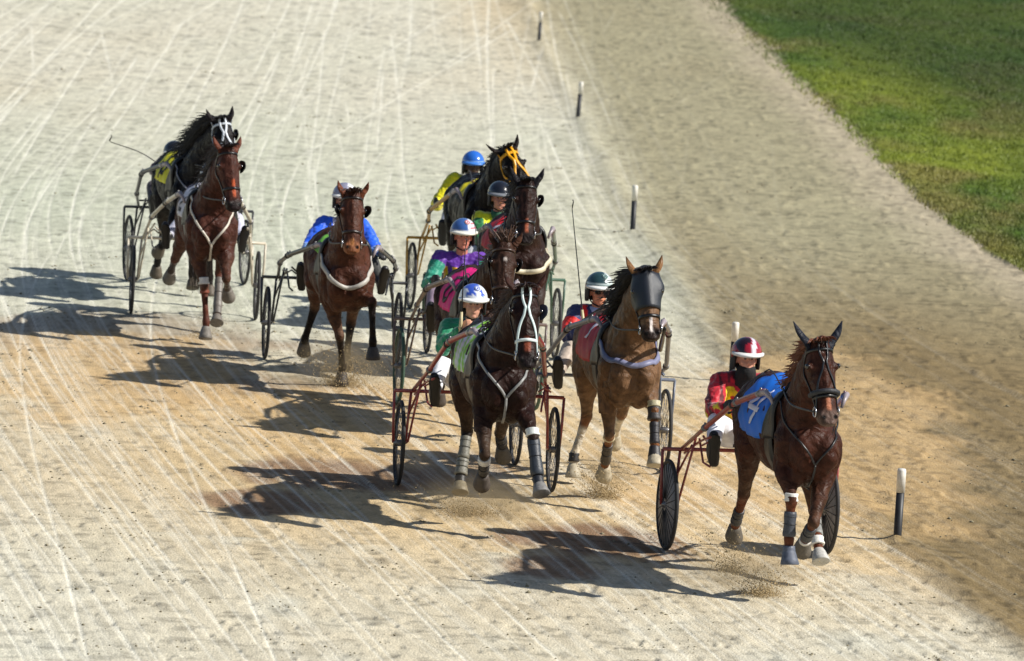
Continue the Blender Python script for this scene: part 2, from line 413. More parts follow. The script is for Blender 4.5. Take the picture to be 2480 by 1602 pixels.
def coat_mat(r):
    if 'horse_coat' in _m: return _m['horse_coat']
    m = mat('horse_coat', None, .40, attr='tint', var=.5, scale=16, bump=.5, bscale=26, spec=.30, ior=1.28)
    N = m.node_tree; L = N.links; b = N.nodes['Principled BSDF']; tc = N.nodes.new('ShaderNodeTexCoord')
    bp0 = b.inputs['Normal'].links[0].from_node
    for sc, st, di in ((7, .8, .05), (120, .35, .006)):
        nz = N.nodes.new('ShaderNodeTexNoise'); nz.inputs['Scale'].default_value = sc; nz.inputs['Detail'].default_value = 3; nz.inputs['Distortion'].default_value = 1.2; L.new(tc.outputs['Object'], nz.inputs['Vector'])
        bp = N.nodes.new('ShaderNodeBump'); bp.inputs['Strength'].default_value = st; bp.inputs['Distance'].default_value = di; L.new(nz.outputs['Fac'], bp.inputs['Height']); L.new(bp0.outputs[0], bp.inputs['Normal']); bp0 = bp
    L.new(bp0.outputs[0], b.inputs['Normal'])
    nz = N.nodes.new('ShaderNodeTexNoise'); nz.inputs['Scale'].default_value = 9; nz.inputs['Detail'].default_value = 6; L.new(tc.outputs['Object'], nz.inputs['Vector'])
    mr = N.nodes.new('ShaderNodeMapRange'); mr.inputs['From Min'].default_value = .35; mr.inputs['From Max'].default_value = .65; mr.inputs['To Min'].default_value = .28; mr.inputs['To Max'].default_value = .62
    L.new(nz.outputs['Fac'], mr.inputs['Value']); L.new(mr.outputs[0], b.inputs['Roughness'])
    return m
def plain(name, rgb, rough=.5, **k): return mat(name+'_%02x%02x%02x' % rgb, lin(rgb), rough, **k)

def catmull(pts, n):
    P = [Vector(p) for p in pts]; P = [P[0]*2-P[1]]+P+[P[-1]*2-P[-2]]; out = []
    m = len(P)-3
    for i in range(n):
        t = i/(n-1)*m; k = min(int(t), m-1); t -= k; a, b, c, d = P[k:k+4]
        out.append(.5*((2*b)+(c-a)*t+(2*a-5*b+4*c-d)*t*t+(3*b-a-3*c+d)*t**3))
    return out

TORSO = [  # x, centre z, half width, up, down
    (-1.27, 1.17, .07, .10, .14), (-1.22, 1.18, .17, .20, .24), (-1.12, 1.19, .235, .285, .30), (-.98, 1.2, .275, .315, .32), (-.8, 1.2, .292, .31, .31),
    (-.6, 1.19, .292, .295, .33), (-.4, 1.18, .300, .275, .37), (-.2, 1.18, .278, .30, .38), (0, 1.18, .215, .345, .38),
    (.15, 1.18, .20, .31, .37), (.28, 1.17, .19, .23, .34), (.38, 1.14, .16, .16, .25), (.44, 1.12, .10, .09, .14)]

def ribbon(mb, pts, nrm, wid, th=.007):
    """flat strap along pts lying on a surface"""
    n = len(pts); vs = []
    for i in range(n):
        t = (pts[min(i+1, n-1)]-pts[max(i-1, 0)]).normalized(); q = nrm[i]; s = t.cross(q).normalized()
        p = pts[i]; vs += [p+s*wid/2, p+s*wid/2+q*th, p-s*wid/2+q*th, p-s*wid/2]
    fs = [(i*4+k, i*4+(k+1) % 4, i*4+4+(k+1) % 4, i*4+4+k) for i in range(n-1) for k in range(4)]
    fs += [(3, 2, 1, 0), tuple((n-1)*4+k for k in range(4))]
    mb.add(vs, fs)

def horse(org, psi, hy, dz, poll, muz, fore, hind, coat, label, tack, black_points=True, legcol=None, socks={}, ears=(.14, .16), earcol=None,
          mane=(30, 20, 18), mane_n=230, mane_len=.2, wind=-.5, seed=1, blaze=None, muzcol=(28, 22, 22), hoofcol=(92, 86, 78), yaw=0., scale_w=1.):
    rnd = random.Random(seed)
    a = R(psi); lx, ly = math.cos(a), math.sin(a)
    root = empty('horse', (org[0]+lx*hy, org[1]+ly*hy, 0), a-R(90), label, 'horse', 'harness horses racing on the sand track')
    Y = lambda p: Vector((p[0], p[1]-hy, p[2]))
    poll, muz = Y(poll), Y(muz)
    fore = [[Y(p) for p in q] for q in fore]; hind = [[Y(p) for p in q] for q in hind]
    D = Vector((0, 0, dz))
    mb = MB()
    mb.loft([(Vector((x, 0, z+(u-d)/2+dz)), Vector((0, w*scale_w, 0)), Vector((0, 0, (u+d)/2))) for x, z, w, u, d in TORSO], 26, 1.92)
    # neck
    A = Vector((.10, 0, 1.27+dz)); Pn = poll+Vector((-.055, 0, -.085)); Mid = A.lerp(Pn, .5)+Vector((-.035, 0, .035))
    ax = catmull([A, Mid, Pn], 9); rings = []
    for i, c in enumerate(ax):
        t = i/8; tan = (ax[min(i+1, 8)]-ax[max(i-1, 0)]).normalized(); side = Vector((0, 1, 0)); side = (side-tan*side.dot(tan)).normalized()
        up = side.cross(tan)
        hw = np.interp(t, [0, .35, .7, 1], [.20, .155, .115, .085]); hh = np.interp(t, [0, .35, .7, 1], [.31, .215, .16, .12])
        rings.append((c, side*hw, up*hh))
    mb.loft(rings, 20, 2.1)
    # head
    h = (muz-poll); hl = h.length; h.normalize(); k = hl/.60
    fw = Vector((math.cos(R(yaw)), math.sin(R(yaw)), 0)); n = (fw-h*fw.dot(h)).normalized(); l = n.cross(h).normalized()
    if l.y < 0: l = -l
    HD = [(-.03, .060, .12), (.03, .086, .19), (.10, .104, .235), (.17, .110, .255), (.24, .102, .235), (.32, .092, .19), (.40, .080, .165), (.48, .075, .15), (.54, .080, .150), (.58, .073, .128), (.615, .045, .08)]
    def hc(s, d): return poll+h*s*k-n*(d/2-.055)
    mb.loft([(hc(s, d), l*w, n*d/2) for s, w, d in HD], 18, 2.3)
    for q in (-1, 1):
        mb.ell(poll+h*.165*k+l*q*.098-n*.005, (.038, .032, .030)); mb.ell(poll+h*.20*k+l*q*.06-n*.12, (.08, .05, .085))
        mb.ell(poll+h*.55*k+l*q*.052+n*.03, (.026, .024, .034)); 
        mb.tube([poll+h*.24*k+l*q*.078-n*.0, poll+h*.42*k+l*q*.055+n*.0], [.014, .010], 8)
    mb.tube([poll+h*.1*k+n*.045, poll+h*.5*k+n*.035], [.03, .024], 8)
    # breast, shoulder, quarters
    for q in (-1, 1):
        mb.ell(Vector((.35, q*.092, 1.08+dz)), (.13, .100, .17)); mb.ell(Vector((.14, q*.152, 1.12+dz)), (.17, .080, .27))
        mb.ell(Vector((-.02, q*.14, 1.30+dz)), (.13, .09, .17)); mb.ell(Vector((-.98, q*.15, 1.18+dz)), (.23, .135, .25))
        mb.ell(Vector((.27, q*.075, .93+dz)), (.12, .09, .12))
    segs = []
    for q, J in zip((-1, 1), fore):
        K, F, H = J
        S = Vector((.20, q*.15, 1.15+dz)); E = Vector((np.clip(K.x*.35+.02, -.02, .3), q*.150, .96+dz))
        E = E.lerp(K, .08)
        fa = K-E; u = fa.normalized()
        mb.caps([S, E], [.115, .095]); mb.caps([E, E+fa*.35, E+fa*.7, K-u*.04, K, K+(F-K)*.14], [.095, .078, .054, .044, .049, .04], 14)
        mb.ell(K+Vector((.014, 0, 0)), (.046, .046, .055))
        mb.caps([K+(F-K)*.14, K+(F-K)*.5, K+(F-K)*.85, F, F+(H-F)*.35, F+(H-F)*.62], [.038, .0305, .033, .042, .034, .040], 12)
        segs.append((K, F, H))
    for q, J in zip((-1, 1), hind):
        K, F, H = J
        P = Vector((-1.0, q*.14, 1.22+dz)); S = Vector((np.clip(K.x*.35-.45, -.9, -.58), q*.19, .98+dz))
        ga = K-S; u = ga.normalized()
        mb.caps([P, S], [.17, .125], 14); mb.caps([P+Vector((-.10, 0, -.05)), S+Vector((-.18, -q*.03, -.10))], [.14, .10], 12)
        mb.caps([S+Vector((-.17, -q*.02, -.08)), K.lerp(S, .35)+Vector((-.03, 0, 0))], [.10, .055], 12)
        mb.caps([S, S+ga*.35, S+ga*.72, K-u*.03, K, K+(F-K)*.12], [.12, .092, .058, .050, .053, .045], 14)
        mb.ell(K+Vector((-.045, 0, .04)), (.030, .028, .04))
        mb.caps([K+(F-K)*.12, K+(F-K)*.5, K+(F-K)*.86, F, F+(H-F)*.35, F+(H-F)*.62], [.044, .035, .036, .044, .036, .041], 12)
        segs.append((K, F, H))
    me = remesh(mb, .0115, 5, .5)
    # ears joined to the body mesh
    P0 = coords(me)
    eb = MB(); ear_from = len(P0)
    for q in (-1, 1):
        base = poll+l*q*.070-h*.0-n*.02; spread, length = ears
        tip = base-h*length*.95+l*q*spread*.45+n*.02
        mid = base.lerp(tip, .45)+l*q*.012
        pts = catmull([base+h*.03, base, mid, tip], 9); rad = [.03, .034, .037, .04, .039, .034, .026, .015, .003]
        tw = l.cross(h)
        rings = []
        for i, p in enumerate(pts):
            r = rad[i]*(1.0 if not earcol else 1.12); rings.append((p, (l*.8+n*.25*q).normalized()*r, (n*.8-l*.25*q).normalized()*r*.42))
        eb.loft(rings, 12)
    ear_me = eb.mesh()
    bm = __import__('bmesh').new(); bm.from_mesh(me); bm.from_mesh(ear_me); bm.to_mesh(me); bm.free(); me.update()
    bvh = BVHTree.FromPolygons([v.co for v in me.vertices][:], [tuple(p.vertices) for p in me.polygons])
    P = coords(me); N = len(P)
    nv = np.empty(N*3, np.float32); me.vertices.foreach_get('normal', nv); nv = nv.reshape(-1, 3)
    f1 = fbm(P[:, 0]*6+seed, P[:, 2]*5+P[:, 1]*3, 2, 61)-.5; f2 = fbm(P[:, 0]*15+P[:, 1]*9, P[:, 2]*13+P[:, 1]*7, 3, 62)-.5
    amp = (P[:, 2] > .75+dz)*(np.arange(N) < ear_from)*(P[:, 0] < .5)
    P = P+nv*((f1*.035+f2*.014)*amp)[:, None]; me.vertices.foreach_set('co', P.astype(np.float32).ravel()); me.update()
    base = np.array(lin(coat)); base = (base*.80+base.mean()*.20)*.38; C = np.tile(base, (N, 1))
    def mixin(c, t): 
        nonlocal C
        C = C*(1-t[:, None])+np.array(lin(c))[None]*t[:, None]
    nn = fbm(P[:, 0]*7+seed, P[:, 2]*7+P[:, 1]*5, 3, seed)
    C *= (1+.5*(nn-.5))[:, None]
    dust = np.array(lin((150, 130, 104)))[None]; dt = np.clip((.95-P[:, 2])*.35, 0, .22)*(.4+1.2*fbm(P[:, 0]*9+seed, P[:, 2]*12+P[:, 1]*9, 3, seed+9)); C = C*(1-dt[:, None])+dust*dt[:, None]
    topd = ss(P[:, 2], 1.25+dz, 1.5+dz)*(P[:, 0] < .1)
    C *= (1-.25*topd)[:, None]
    lc = legcol or ((24, 20, 20) if black_points else tuple(int(v*.75) for v in coat))
    for i, (K, F, H) in enumerate(segs):
        d1, t1 = segdist(P, K, F); d2, t2 = segdist(P, F, H); near = (np.minimum(d1, d2) < .085) & ((P-np.array(K))@np.array((F-K).normalized()) > -.07)
        s1 = (P-np.array(K))@np.array((F-K).normalized())
        t = ss(s1+.02*(nn-.5), -.06, .06)*near
        mixin(lc, t*.95)
        if i in socks:
            c, frm = socks[i]; along_ = np.where(d1 < d2, t1, 1+t2); mixin(c, ss(along_+.1*(nn-.5), frm-.08, frm+.08)*near)
    hp = P-np.array(poll); sh = hp@np.array(h)/k; lat = hp@np.array(l); front = hp@np.array(n); inh = (sh > -.02) & (sh < .7) & (abs(lat) < .14) & (front > -.25) & (front < .14)
    mixin(muzcol, ss(sh+.03*(nn-.5), .47, .54)*inh*.93)
    if blaze:
        c, wdt, s0, s1_ = blaze; mixin(c, inh*(front > 0)*ss(sh, s0, s0+.03)*(1-ss(sh, s1_-.03, s1_))*(1-ss(abs(lat), wdt*.6, wdt)))
    for q in (-1, 1):
        pn = np.array(poll+h*.56*k+l*q*.044+n*.05); d = np.linalg.norm((P-pn), axis=1); mixin((8, 6, 6), (1-ss(d, .012, .022)))
    ew = (np.arange(N) >= ear_from).astype(float); mixin(earcol or tuple(int(v*.8) for v in coat), ew)
    if not earcol: mixin((20, 14, 12), ew*(ss(-hp@np.array(h), .09, .15))*.8)
    setcol(me, C)
    body = link('body', me, coat_mat(0), root)
    def ray(o, d):
        loc, nr, i, _ = bvh.ray_cast(Vector(o), Vector(d).normalized()); return (loc, nr) if loc is not None else None
    def wr(x, ang, off=0., zc=1.2):          # round the trunk: ang from the top, + is the horse's left
        c = Vector((x, 0, zc+dz)); d = Vector((0, math.sin(R(ang)), math.cos(R(ang)))); r = ray(c+d*.7, -d)
        if r is None: return c+d*.27, d
        p, q = r; q = (q+d*.8).normalized(); return p+q*off, q
    def hd(s, ang, off=0.):                  # round the head: ang 0 = forehead, + = its left
        d_ = np.interp(s, [q[0] for q in HD], [q[2] for q in HD]); c = hc(s, d_); d = n*math.cos(R(ang))+l*math.sin(R(ang)); r = ray(c+d*.3, -d)
        if r is None or (r[0]-c).length > .22: return c+d*.1, d
        return r[0]+d*off, (r[1]+d).normalized()
    def nk(t, ang, off=0.):                  # round the neck: t 0 base .. 1 poll, ang 0 = crest
        i = t*8; j = min(int(i), 7); c = ax[j].lerp(ax[j+1], i-j); tan = (ax[j+1]-ax[j]).normalized(); side = Vector((0, 1, 0)); side = (side-tan*side.dot(tan)).normalized(); up = side.cross(tan)
        if up.z < 0: up = -up
        d = up*math.cos(R(ang))+side*math.sin(R(ang)); r = ray(c+d*.6, -d)
        if r is None: return c+d*.2, d
        return r[0]+d*off, (r[1]+d).normalized()
    def strap(name, fn, pars, wid, m, th=.007, off=.002, res=8, label_=None):
        L_ = []
        for i in range(len(pars)-1):
            for j in range(res):
                t = j/res; L_.append(tuple(u*(1-t)+v*t for u, v in zip(pars[i], pars[i+1])))
        L_.append(pars[-1]); pn = [fn(*q, off) for q in L_]; pts = [q[0] for q in pn]; nr = [q[1] for q in pn]
        pts = [pts[0]]+[(pts[i-1]+pts[i]*2+pts[i+1])/4 for i in range(1, len(pts)-1)]+[pts[-1]]
        b = MB(); ribbon(b, pts, nr, wid, th); return b.build(name, m, root)
    def front_strap(name, pts, wid, m, th=.012, off=.006):   # straps over the breast seen from ahead
        cs = catmull(pts, 30); pp, nr = [], []
        for c in cs:
            r = ray(c+Vector((.6, 0, .0)), (-1, 0, 0))
            best = bvh.find_nearest(c); q = r if (r and abs(c.y) < .17) else (best[0], best[1])
            pp.append(q[0]+q[1]*off); nr.append(q[1])
        for _ in range(3): pp = [pp[0]]+[(pp[i-1]+pp[i]*2+pp[i+1])/4 for i in range(1, len(pp)-1)]+[pp[-1]]
        for i in range(len(pp)):
            best = bvh.find_nearest(pp[i]); s_ = (pp[i]-best[0]).dot(best[1])
            if s_ < off+.004: pp[i] = best[0]+best[1]*(off+.004)
            nr[i] = best[1]
        nr = [nr[0]]+[(nr[i-1]+nr[i]+nr[i+1]).normalized() for i in range(1, len(nr)-1)]+[nr[-1]]
        b = MB(); ribbon(b, pp, nr, wid, th); return b.build(name, m, root)
    # hooves, boots
    for i, (K, F, H) in enumerate(segs):
        g = (H-F).normalized(); toe = (Vector((1, 0, 0))-g*g.x); toe = toe.normalized() if toe.length > .2 else Vector((0, 0, 1))
        side = g.cross(toe).normalized(); b = MB()
        rings = []
        for s, r, sk in ((-.115, .036, 0), (-.092, .049, 0), (-.04, .061, .014), (0, .071, .028), (.005, .066, .028)):
            rings.append((H+g*s+toe*sk, side*r, toe*r*1.08))
        b.loft(rings, 16); ho = b.build('hoof', m_hoof, root)
        hc_ = hoofcol if not isinstance(hoofcol, dict) else hoofcol.get(i, (92, 86, 78))
        setcol(ho.data, np.tile(lin(hc_), (len(ho.data.vertices), 1)))
        for kind, t0, t1, rr, rgb in tack.get('boots', {}).get(i, []):
            rr *= .90
            if kind == 'c': p0, p1 = K.lerp(F, t0), K.lerp(F, t1)
            elif kind == 'k': u = (F-K).normalized(); p0, p1 = K+u*t0, K+u*t1
            else: p0, p1 = F.lerp(H, t0), F.lerp(H, t1)
            b = MB(); b.tube([p0.lerp(p1, s) for s in (0, .02, .12, .5, .88, .98, 1)], [rr*.9, rr, rr*1.04, rr*(.94 if kind != 'b' else 1.15), rr*(1.10 if kind != 'b' else 1.28), rr*(1.06 if kind != 'b' else 1.30), rr*.96], 14)
            bo = b.build('bell_boot' if kind == 'b' else 'leg_boot', plain('boot', rgb, .5, var=.25, scale=20, bump=.3), root)
            if kind == 'c' and (p1-p0).length > .12:
                for s in (.2, .5, .8):
                    u, v = perp(p1-p0); cc = p0.lerp(p1, s); b = MB(); b.tube([cc+(u*math.cos(t)+v*math.sin(t))*(rr*1.01) for t in np.linspace(0, 6.283, 17)[:-1]], .0032, 5, closed=True)
                    b.build('boot_strap', plain('strap', tuple(int(q*.7) for q in rgb), .5), bo)
    for q in (-1, 1):
        b = MB(); b.ell(poll+h*.165*k+l*q*.116+n*.008, (.02, .02, .02), seg=12, rings=8); b.build('eye', m_eye, root)
    # mane, forelock, tail
    b = MB(); mw = Vector((-.55, wind, .12))
    for i in range(int(mane_n*1.9)):
        t = rnd.uniform(.12, 1.02)**.9; p, q = nk(min(t, 1), rnd.uniform(-14, 10), -.01)
        L_ = mane_len*rnd.uniform(.55, 1.25)*(1.2-.3*t); d = Vector((rnd.uniform(-.3, .2), rnd.uniform(-.45, .35), rnd.uniform(.0, .7)))*.6+mw+q*.5
        d.normalize(); pts = [p]; v = d.copy(); cur = Vector((rnd.uniform(-.2, .2), rnd.uniform(-.3, .2), rnd.uniform(-.75, .1)))
        for s in range(6): v = (v+cur*.28+Vector((-.05, -.04, -.12))).normalized(); pts.append(pts[-1]+v*L_/6)
        b.tube(pts, [.0065, .007, .0065, .006, .005, .0035, .001], 3)
    b.build('mane', plain('mane', mane, .45, var=.35, scale=20), root)
    b = MB()
    for i in range(60):
        p = poll+l*rnd.uniform(-.04, .04)-h*.02+n*rnd.uniform(-.02, .05); fl = tack.get('forelock', 'down')
        if fl == 'up': d = (-h*.9+n*rnd.uniform(-.1, .6)+l*rnd.uniform(-.7, .5)).normalized(); g_ = .1
        else: d = (n*.5+l*rnd.uniform(-.5, .3)-h*.3).normalized(); g_ = .5
        pts = [p]
        L_ = rnd.uniform(.07, .17)
        for s in range(5): d = (d+h*g_*.5+l*rnd.uniform(-.2, .2)).normalized(); pts.append(pts[-1]+d*L_/5)
        b.tube(pts, [.009, .009, .008, .006, .004, .001], 4)
    b.build('forelock', plain('mane', mane, .45, var=.35, scale=20), root)
    b = MB(); tl = tack.get('tail', .55)
    for i in range(70):
        p = Vector((-1.25, rnd.uniform(-.03, .03), 1.33+dz)); sp = rnd.uniform(-1, 1)
        pts = catmull([p, p+Vector((-.10, sp*.03, .02)), p+Vector((-.2, sp*.05+.0, -.35*tl+rnd.uniform(-.05, .05))), p+Vector((-.30+rnd.uniform(-.08, .08), sp*.08, -.65*tl)), p+Vector((-.36+rnd.uniform(-.1, .1), sp*.08+rnd.uniform(-.03, .03), (-.9-rnd.uniform(0, .12))*tl))], 9)
        b.tube(pts, [.013, .012, .011, .01, .009, .008, .006, .004, .001], 4)
    b.build('tail', plain('mane', mane, .45, var=.35, scale=20), root)
    # harness common to all
    hm = plain('harness_strap', tack.get('harness', (22, 21, 23)), .4, var=.2, scale=30)
    dk = m_black
    g = [[wr(x, ang, .006) for ang in range(-108, 109, 8)] for x in (-.13, -.09, -.04, .0, .04)]
    b = MB(); b.sheet(g, .022); b.build('saddle_pad', dk, root)
    strap('girth', wr, [(-.07, a_) for a_ in (94, 125, 155, 180, 205, 235, 266)], .15, dk, .012)
    for q in (-1, 1):
        p, _ = wr(-.08, q*28, .03); b = MB(); ring = [p+Vector((0, math.cos(t)*.022, .03+math.sin(t)*.022)) for t in np.linspace(0, 6.283, 13)[:-1]]
        b.tube(ring, .005, 6, closed=True); b.build('terret', m_metal, root)
    cr = plain('cloth_edge', (200, 200, 205))
    c = tack['cloth']; g = [[wr(x, ang, .008+.006*math.sin(ang*.2+x*30)) for ang in np.linspace(-c.get('ang', 92), c.get('ang', 92), 44)] for x in np.linspace(-.14, c.get('x', -.62)-.14, 14)]
    b = MB(); b.sheet(g, .006); o = b.build('number_cloth', mat('number_cloth', None, .55, attr='tint', var=.1, scale=12, bump=.25, bscale=14), root)
    PC = coords(o.data); CC = np.tile(lin(c['col']), (len(PC), 1))
    if 'stripe' in c:
        st = (np.sin((PC[:, 0]*.9+PC[:, 2]*1.0)*52) > .1)[:, None]; CC = np.where(st, np.array(lin(c['stripe'])), CC)
    setcol(o.data, CC)
    for q in (-1, 1):                        # the number, on both sides of the cloth, laid as strokes 3 mm proud
        b = MB()
        for st in c.get('digit', []):
            for i in range(len(st)-1):
                (u0, v0), (u1, v1) = [(e_[0]*1.35, e_[1]*1.2) for e_ in (st[i], st[i+1])]; L_ = math.hypot(u1-u0, v1-v0); m_ = max(2, int(L_/.03)); wd = c.get('dw', .04)
                dx, dy = (u1-u0)/L_, (v1-v0)/L_; pu, pv = -dy*wd/2, dx*wd/2
                u0, v0, u1, v1 = u0-dx*wd*.45, v0-dy*wd*.45, u1+dx*wd*.45, v1+dy*wd*.45
                # u runs to the rear for the right side, v upwards (metres); 0,0 is the middle of the flank panel
                def pt(u, v):
                    x = -.46+u*1.15*(1 if q < 0 else -1); ang = q*(c.get('mid', 57)-v/.27*57); return wr(x, ang, .018+.006*math.sin(ang*.2+x*30))
                g = [[pt(u0+(u1-u0)*j/m_+pu*e, v0+(v1-v0)*j/m_+pv*e) for e in (-1, -.33, .33, 1)] for j in range(m_+1)]
                b.sheet(g, .002)
        if b.v: b.build('race_number', plain('number_print', c['dcol'], .5), root)
    br = plain('bridle', tack.get('bridle', (22, 21, 23)), .35, var=.1)
    bw = tack.get('bw', .02)
    strap('browband', hd, [(.05, a_) for a_ in (-105, -60, -20, 20, 60, 105)], bw*1.1, br, .008)
    strap('noseband', hd, [(.40, a_) for a_ in range(-180, 181, 40)], bw*tack.get('nw', 1.2), plain('bridle', tack.get('nose', tack.get('bridle', (22, 21, 23))), .35, var=.1), .008)
    for q in (-1, 1): strap('cheek_strap', hd, [(-.0, q*80), (.15, q*112), (.30, q*100), (.49, q*88)], bw*.8, dk if tack.get('darkcheek') else br, .008)
    if tack.get('face'):
        fc = plain('bridle', tack['face'], .35)
        for q in (-1, 1): strap('face_strap', hd, [(-.02, q*22), (.07, q*16), (.15, q*4), (.21, q*10), (.30, q*34), (.40, q*58), (.49, q*80)], tack.get('fw', .018), fc, .008)
    for q in (-1, 1):
        p, _ = hd(.50, q*92, .012); b = MB(); b.tube([p+h*math.cos(t)*.035+n*math.sin(t)*.035 for t in np.linspace(0, 6.283, 15)[:-1]], .0055, 6, closed=True); b.build('bit_ring', m_metal, root)
        # rein from the bit through the terret towards the driver
        t0, _ = wr(-.08, q*28, .06)
        b = MB(); pts = catmull([p, p.lerp(t0, .5)+Vector((0, q*.05, -.04)), t0], 10); b.tube(pts, .008, 6); b.build('side_rein', plain('rein', tack.get('rein', (60, 56, 52)), .5), root)
        b = MB(); pts = catmull([t0, Vector((-.9, q*.08, 1.53+dz)), Vector((-1.50, q*.10, 1.20))], 10); b.tube(pts, .006, 6); b.build('driving_rein', plain('rein', (40, 36, 34), .5), root)
    for kind in tack.get('blinkers', []):
        q, spread, rgb = kind; g = []
        for i in range(7):
            row = []
            for j in range(7):
                s = .10+.12*i/6; e = math.sin(math.pi*i/6)**.5; base = poll+h*s*k+l*q*.112-n*.04
                t = j/6; p = base+(n*(.085*t)+l*q*(spread*math.sin(t*1.5)))*(.35+.65*e); row.append((p, (l*q+n*-.3).normalized()))
            g.append(row)
        b = MB(); b.sheet(g, .006); b.build('blinker', plain('blinker', rgb, .3, var=.2), root)
    if tack.get('collar'):
        ck = tack['collar']; z = ck.get('z', 1.17)+dz; wv = ck.get('w', .045); sag = ck.get('sag', .10)
        front_strap('breast_collar', [(-.06, -.30, z+.12), (.12, -.29, z+.06), (.34, -.22, z-.02), (.45, -.08, z-sag), (.45, .08, z-sag), (.34, .22, z-.02), (.12, .29, z+.06), (-.06, .30, z+.12)], wv, plain('collar', ck['col'], .5, var=.12), .014)
    if tack.get('yoke'):
        yk = tack['yoke']; z0, z1 = yk.get('z0', 1.36)+dz, yk.get('z1', 1.03)+dz; yc = plain('yoke', yk['col'], .4, var=.12); wv = yk.get('w', .022)
        front_strap('yoke_strap', [(.02, -.24, z0+.10), (.16, -.22, z0), (.30, -.15, (z0+z1)/2+.03), (.42, 0, z1)], wv, yc, .010)
        front_strap('yoke_strap', [(.02, .24, z0+.10), (.16, .22, z0), (.30, .15, (z0+z1)/2+.03), (.42, 0, z1)], wv, yc, .010)
        front_strap('martingale_strap', [(.42, 0, z1), (.38, 0, z1-.12), (.30, 0, z1-.20)], wv, yc, .010)
    for q in (-1, 1):                        # hopples: padded loops round the gaskin and forearm on a hanger
        if tack.get('hopples'):
            b = MB(); K = segs[0 if q < 0 else 1][0]; c0 = Vector((K.x*.6+.05, q*.18, .86+dz)).lerp(K, .45)
            b.tube([c0+Vector((math.cos(t)*.085, math.sin(t)*.075, 0)) for t in np.linspace(0, 6.283, 17)[:-1]], .013, 8, closed=True)
            b.build('hopple', plain('hopple', tack['hopples'], .5), root)
    if tack.get('pole'):                     # straight head pole along the horse's left cheek and neck
        p0, _ = hd(.50, 92, .04); b = MB(); p1 = Vector((.05, .27, 1.28+dz))
        b.tube([p0+(p0-p1).normalized()*.05, p0.lerp(p1, .3), p0.lerp(p1, .6), p1], [.014, .016, .020, .018], 8); b.build('head_pole', m_black, root)
    if tack.get('mask'):
        g = []
        for i in range(12):
            s = .0+.33*i/11; row = []
            fl = .004+.014*math.exp(-((s-.15)/.10)**2)
            for j in range(17):
                ang = -125+250*j/16; side_ = abs(math.sin(R(ang)))
                ridge = .014*math.exp(-(ang/22)**2); cor = .034*math.exp(-((abs(ang)-72)/26)**2)*math.exp(-((s-.10)/.06)**2)*(1.3 if ang > 0 else .6)
                row.append(hd(s, ang, .008+ridge+cor))
            g.append(row)
        for _ in range(2):
            g = [[((g[i-1][j][0]+g[i][j][0]*2+g[i+1][j][0])/4 if 0 < i < 11 else g[i][j][0], g[i][j][1]) for j in range(17)] for i in range(12)]
        b = MB(); b.sheet(g, .004); b.build('mesh_hood', plain('hood', (36, 40, 48), .42, var=.3, scale=120, bump=.3, bscale=200), root)
        b = MB(); c0 = poll-h*.03+n*.02; b.ell(c0, (.05, .055, .035)); b.build('ear_pad', m_black, root)
    if tack.get('poll_pad'):
        b = MB(); b.ell(poll-h*.015+n*.015, (.045, .06, .04)); b.build('poll_pad', m_black, root)
    if tack.get('shadowroll'):
        b = MB(); ring = [hd(.37, a_, .018)[0] for a_ in range(-100, 101, 20)]; b.tube(ring, .019, 10); b.build('shadow_roll', plain('roll', tack['shadowroll'], .6, bump=.4), root)
    return root

# ------------------------------------------------------------------ sulky
WR = .355
def wheel(root, y, disc, tyrecol=None):
    b = MB(); b.tube([Vector((0, math.cos(t)*WR*0, 0))+Vector((math.cos(t)*(WR-.022), 0, math.sin(t)*(WR-.022))) for t in np.linspace(0, 6.2832, 49)[:-1]], .012, 8, closed=True)
    rim = b.build('wheel', m_chrome, root); rim.location = (0, y, WR)
    b = MB(); b.tube([Vector((math.cos(t)*(WR-.017), 0, math.sin(t)*(WR-.017))) for t in np.linspace(0, 6.2832, 57)[:-1]], .017, 10, closed=True)
    b.build('tyre', m_tyre if not tyrecol else plain('tyre', tyrecol, .7, var=.2), rim)
    b = MB(); b.tube([(0, -.05, 0), (0, -.03, 0), (0, .03, 0), (0, .05, 0)], [.016, .028, .028, .016], 12); b.build('hub', m_chrome, rim)
    b = MB()
    if disc:
        b.loft([(Vector((0, s*.022*(1 if r < .1 else .25), 0)), Vector((r, 0, 0)), Vector((0, 0, r))) for r, s in ((.03, -1), (.325, -1), (.325, 1), (.03, 1))], 40); b.build('wheel_disc', m_disc, rim)
        b = MB()
        for i in range(24):
            a_ = i*6.2832/24
            for e in (-1, 1): b.tube([(math.cos(a_)*.05, e*.0225, math.sin(a_)*.05), (math.cos(a_)*.32, e*.0075, math.sin(a_)*.32)], .003, 4)
        b.build('spokes', m_tyre, rim)
    else:
        for i in range(28):
            a_ = i*6.2832/28; e = .022 if i % 2 else -.022; b.tube([(math.cos(a_+.2)*.024, e, math.sin(a_+.2)*.024), (math.cos(a_)*.325, 0, math.sin(a_)*.325)], .0022, 4)
        b.build('spokes', m_chrome, rim)
    return rim

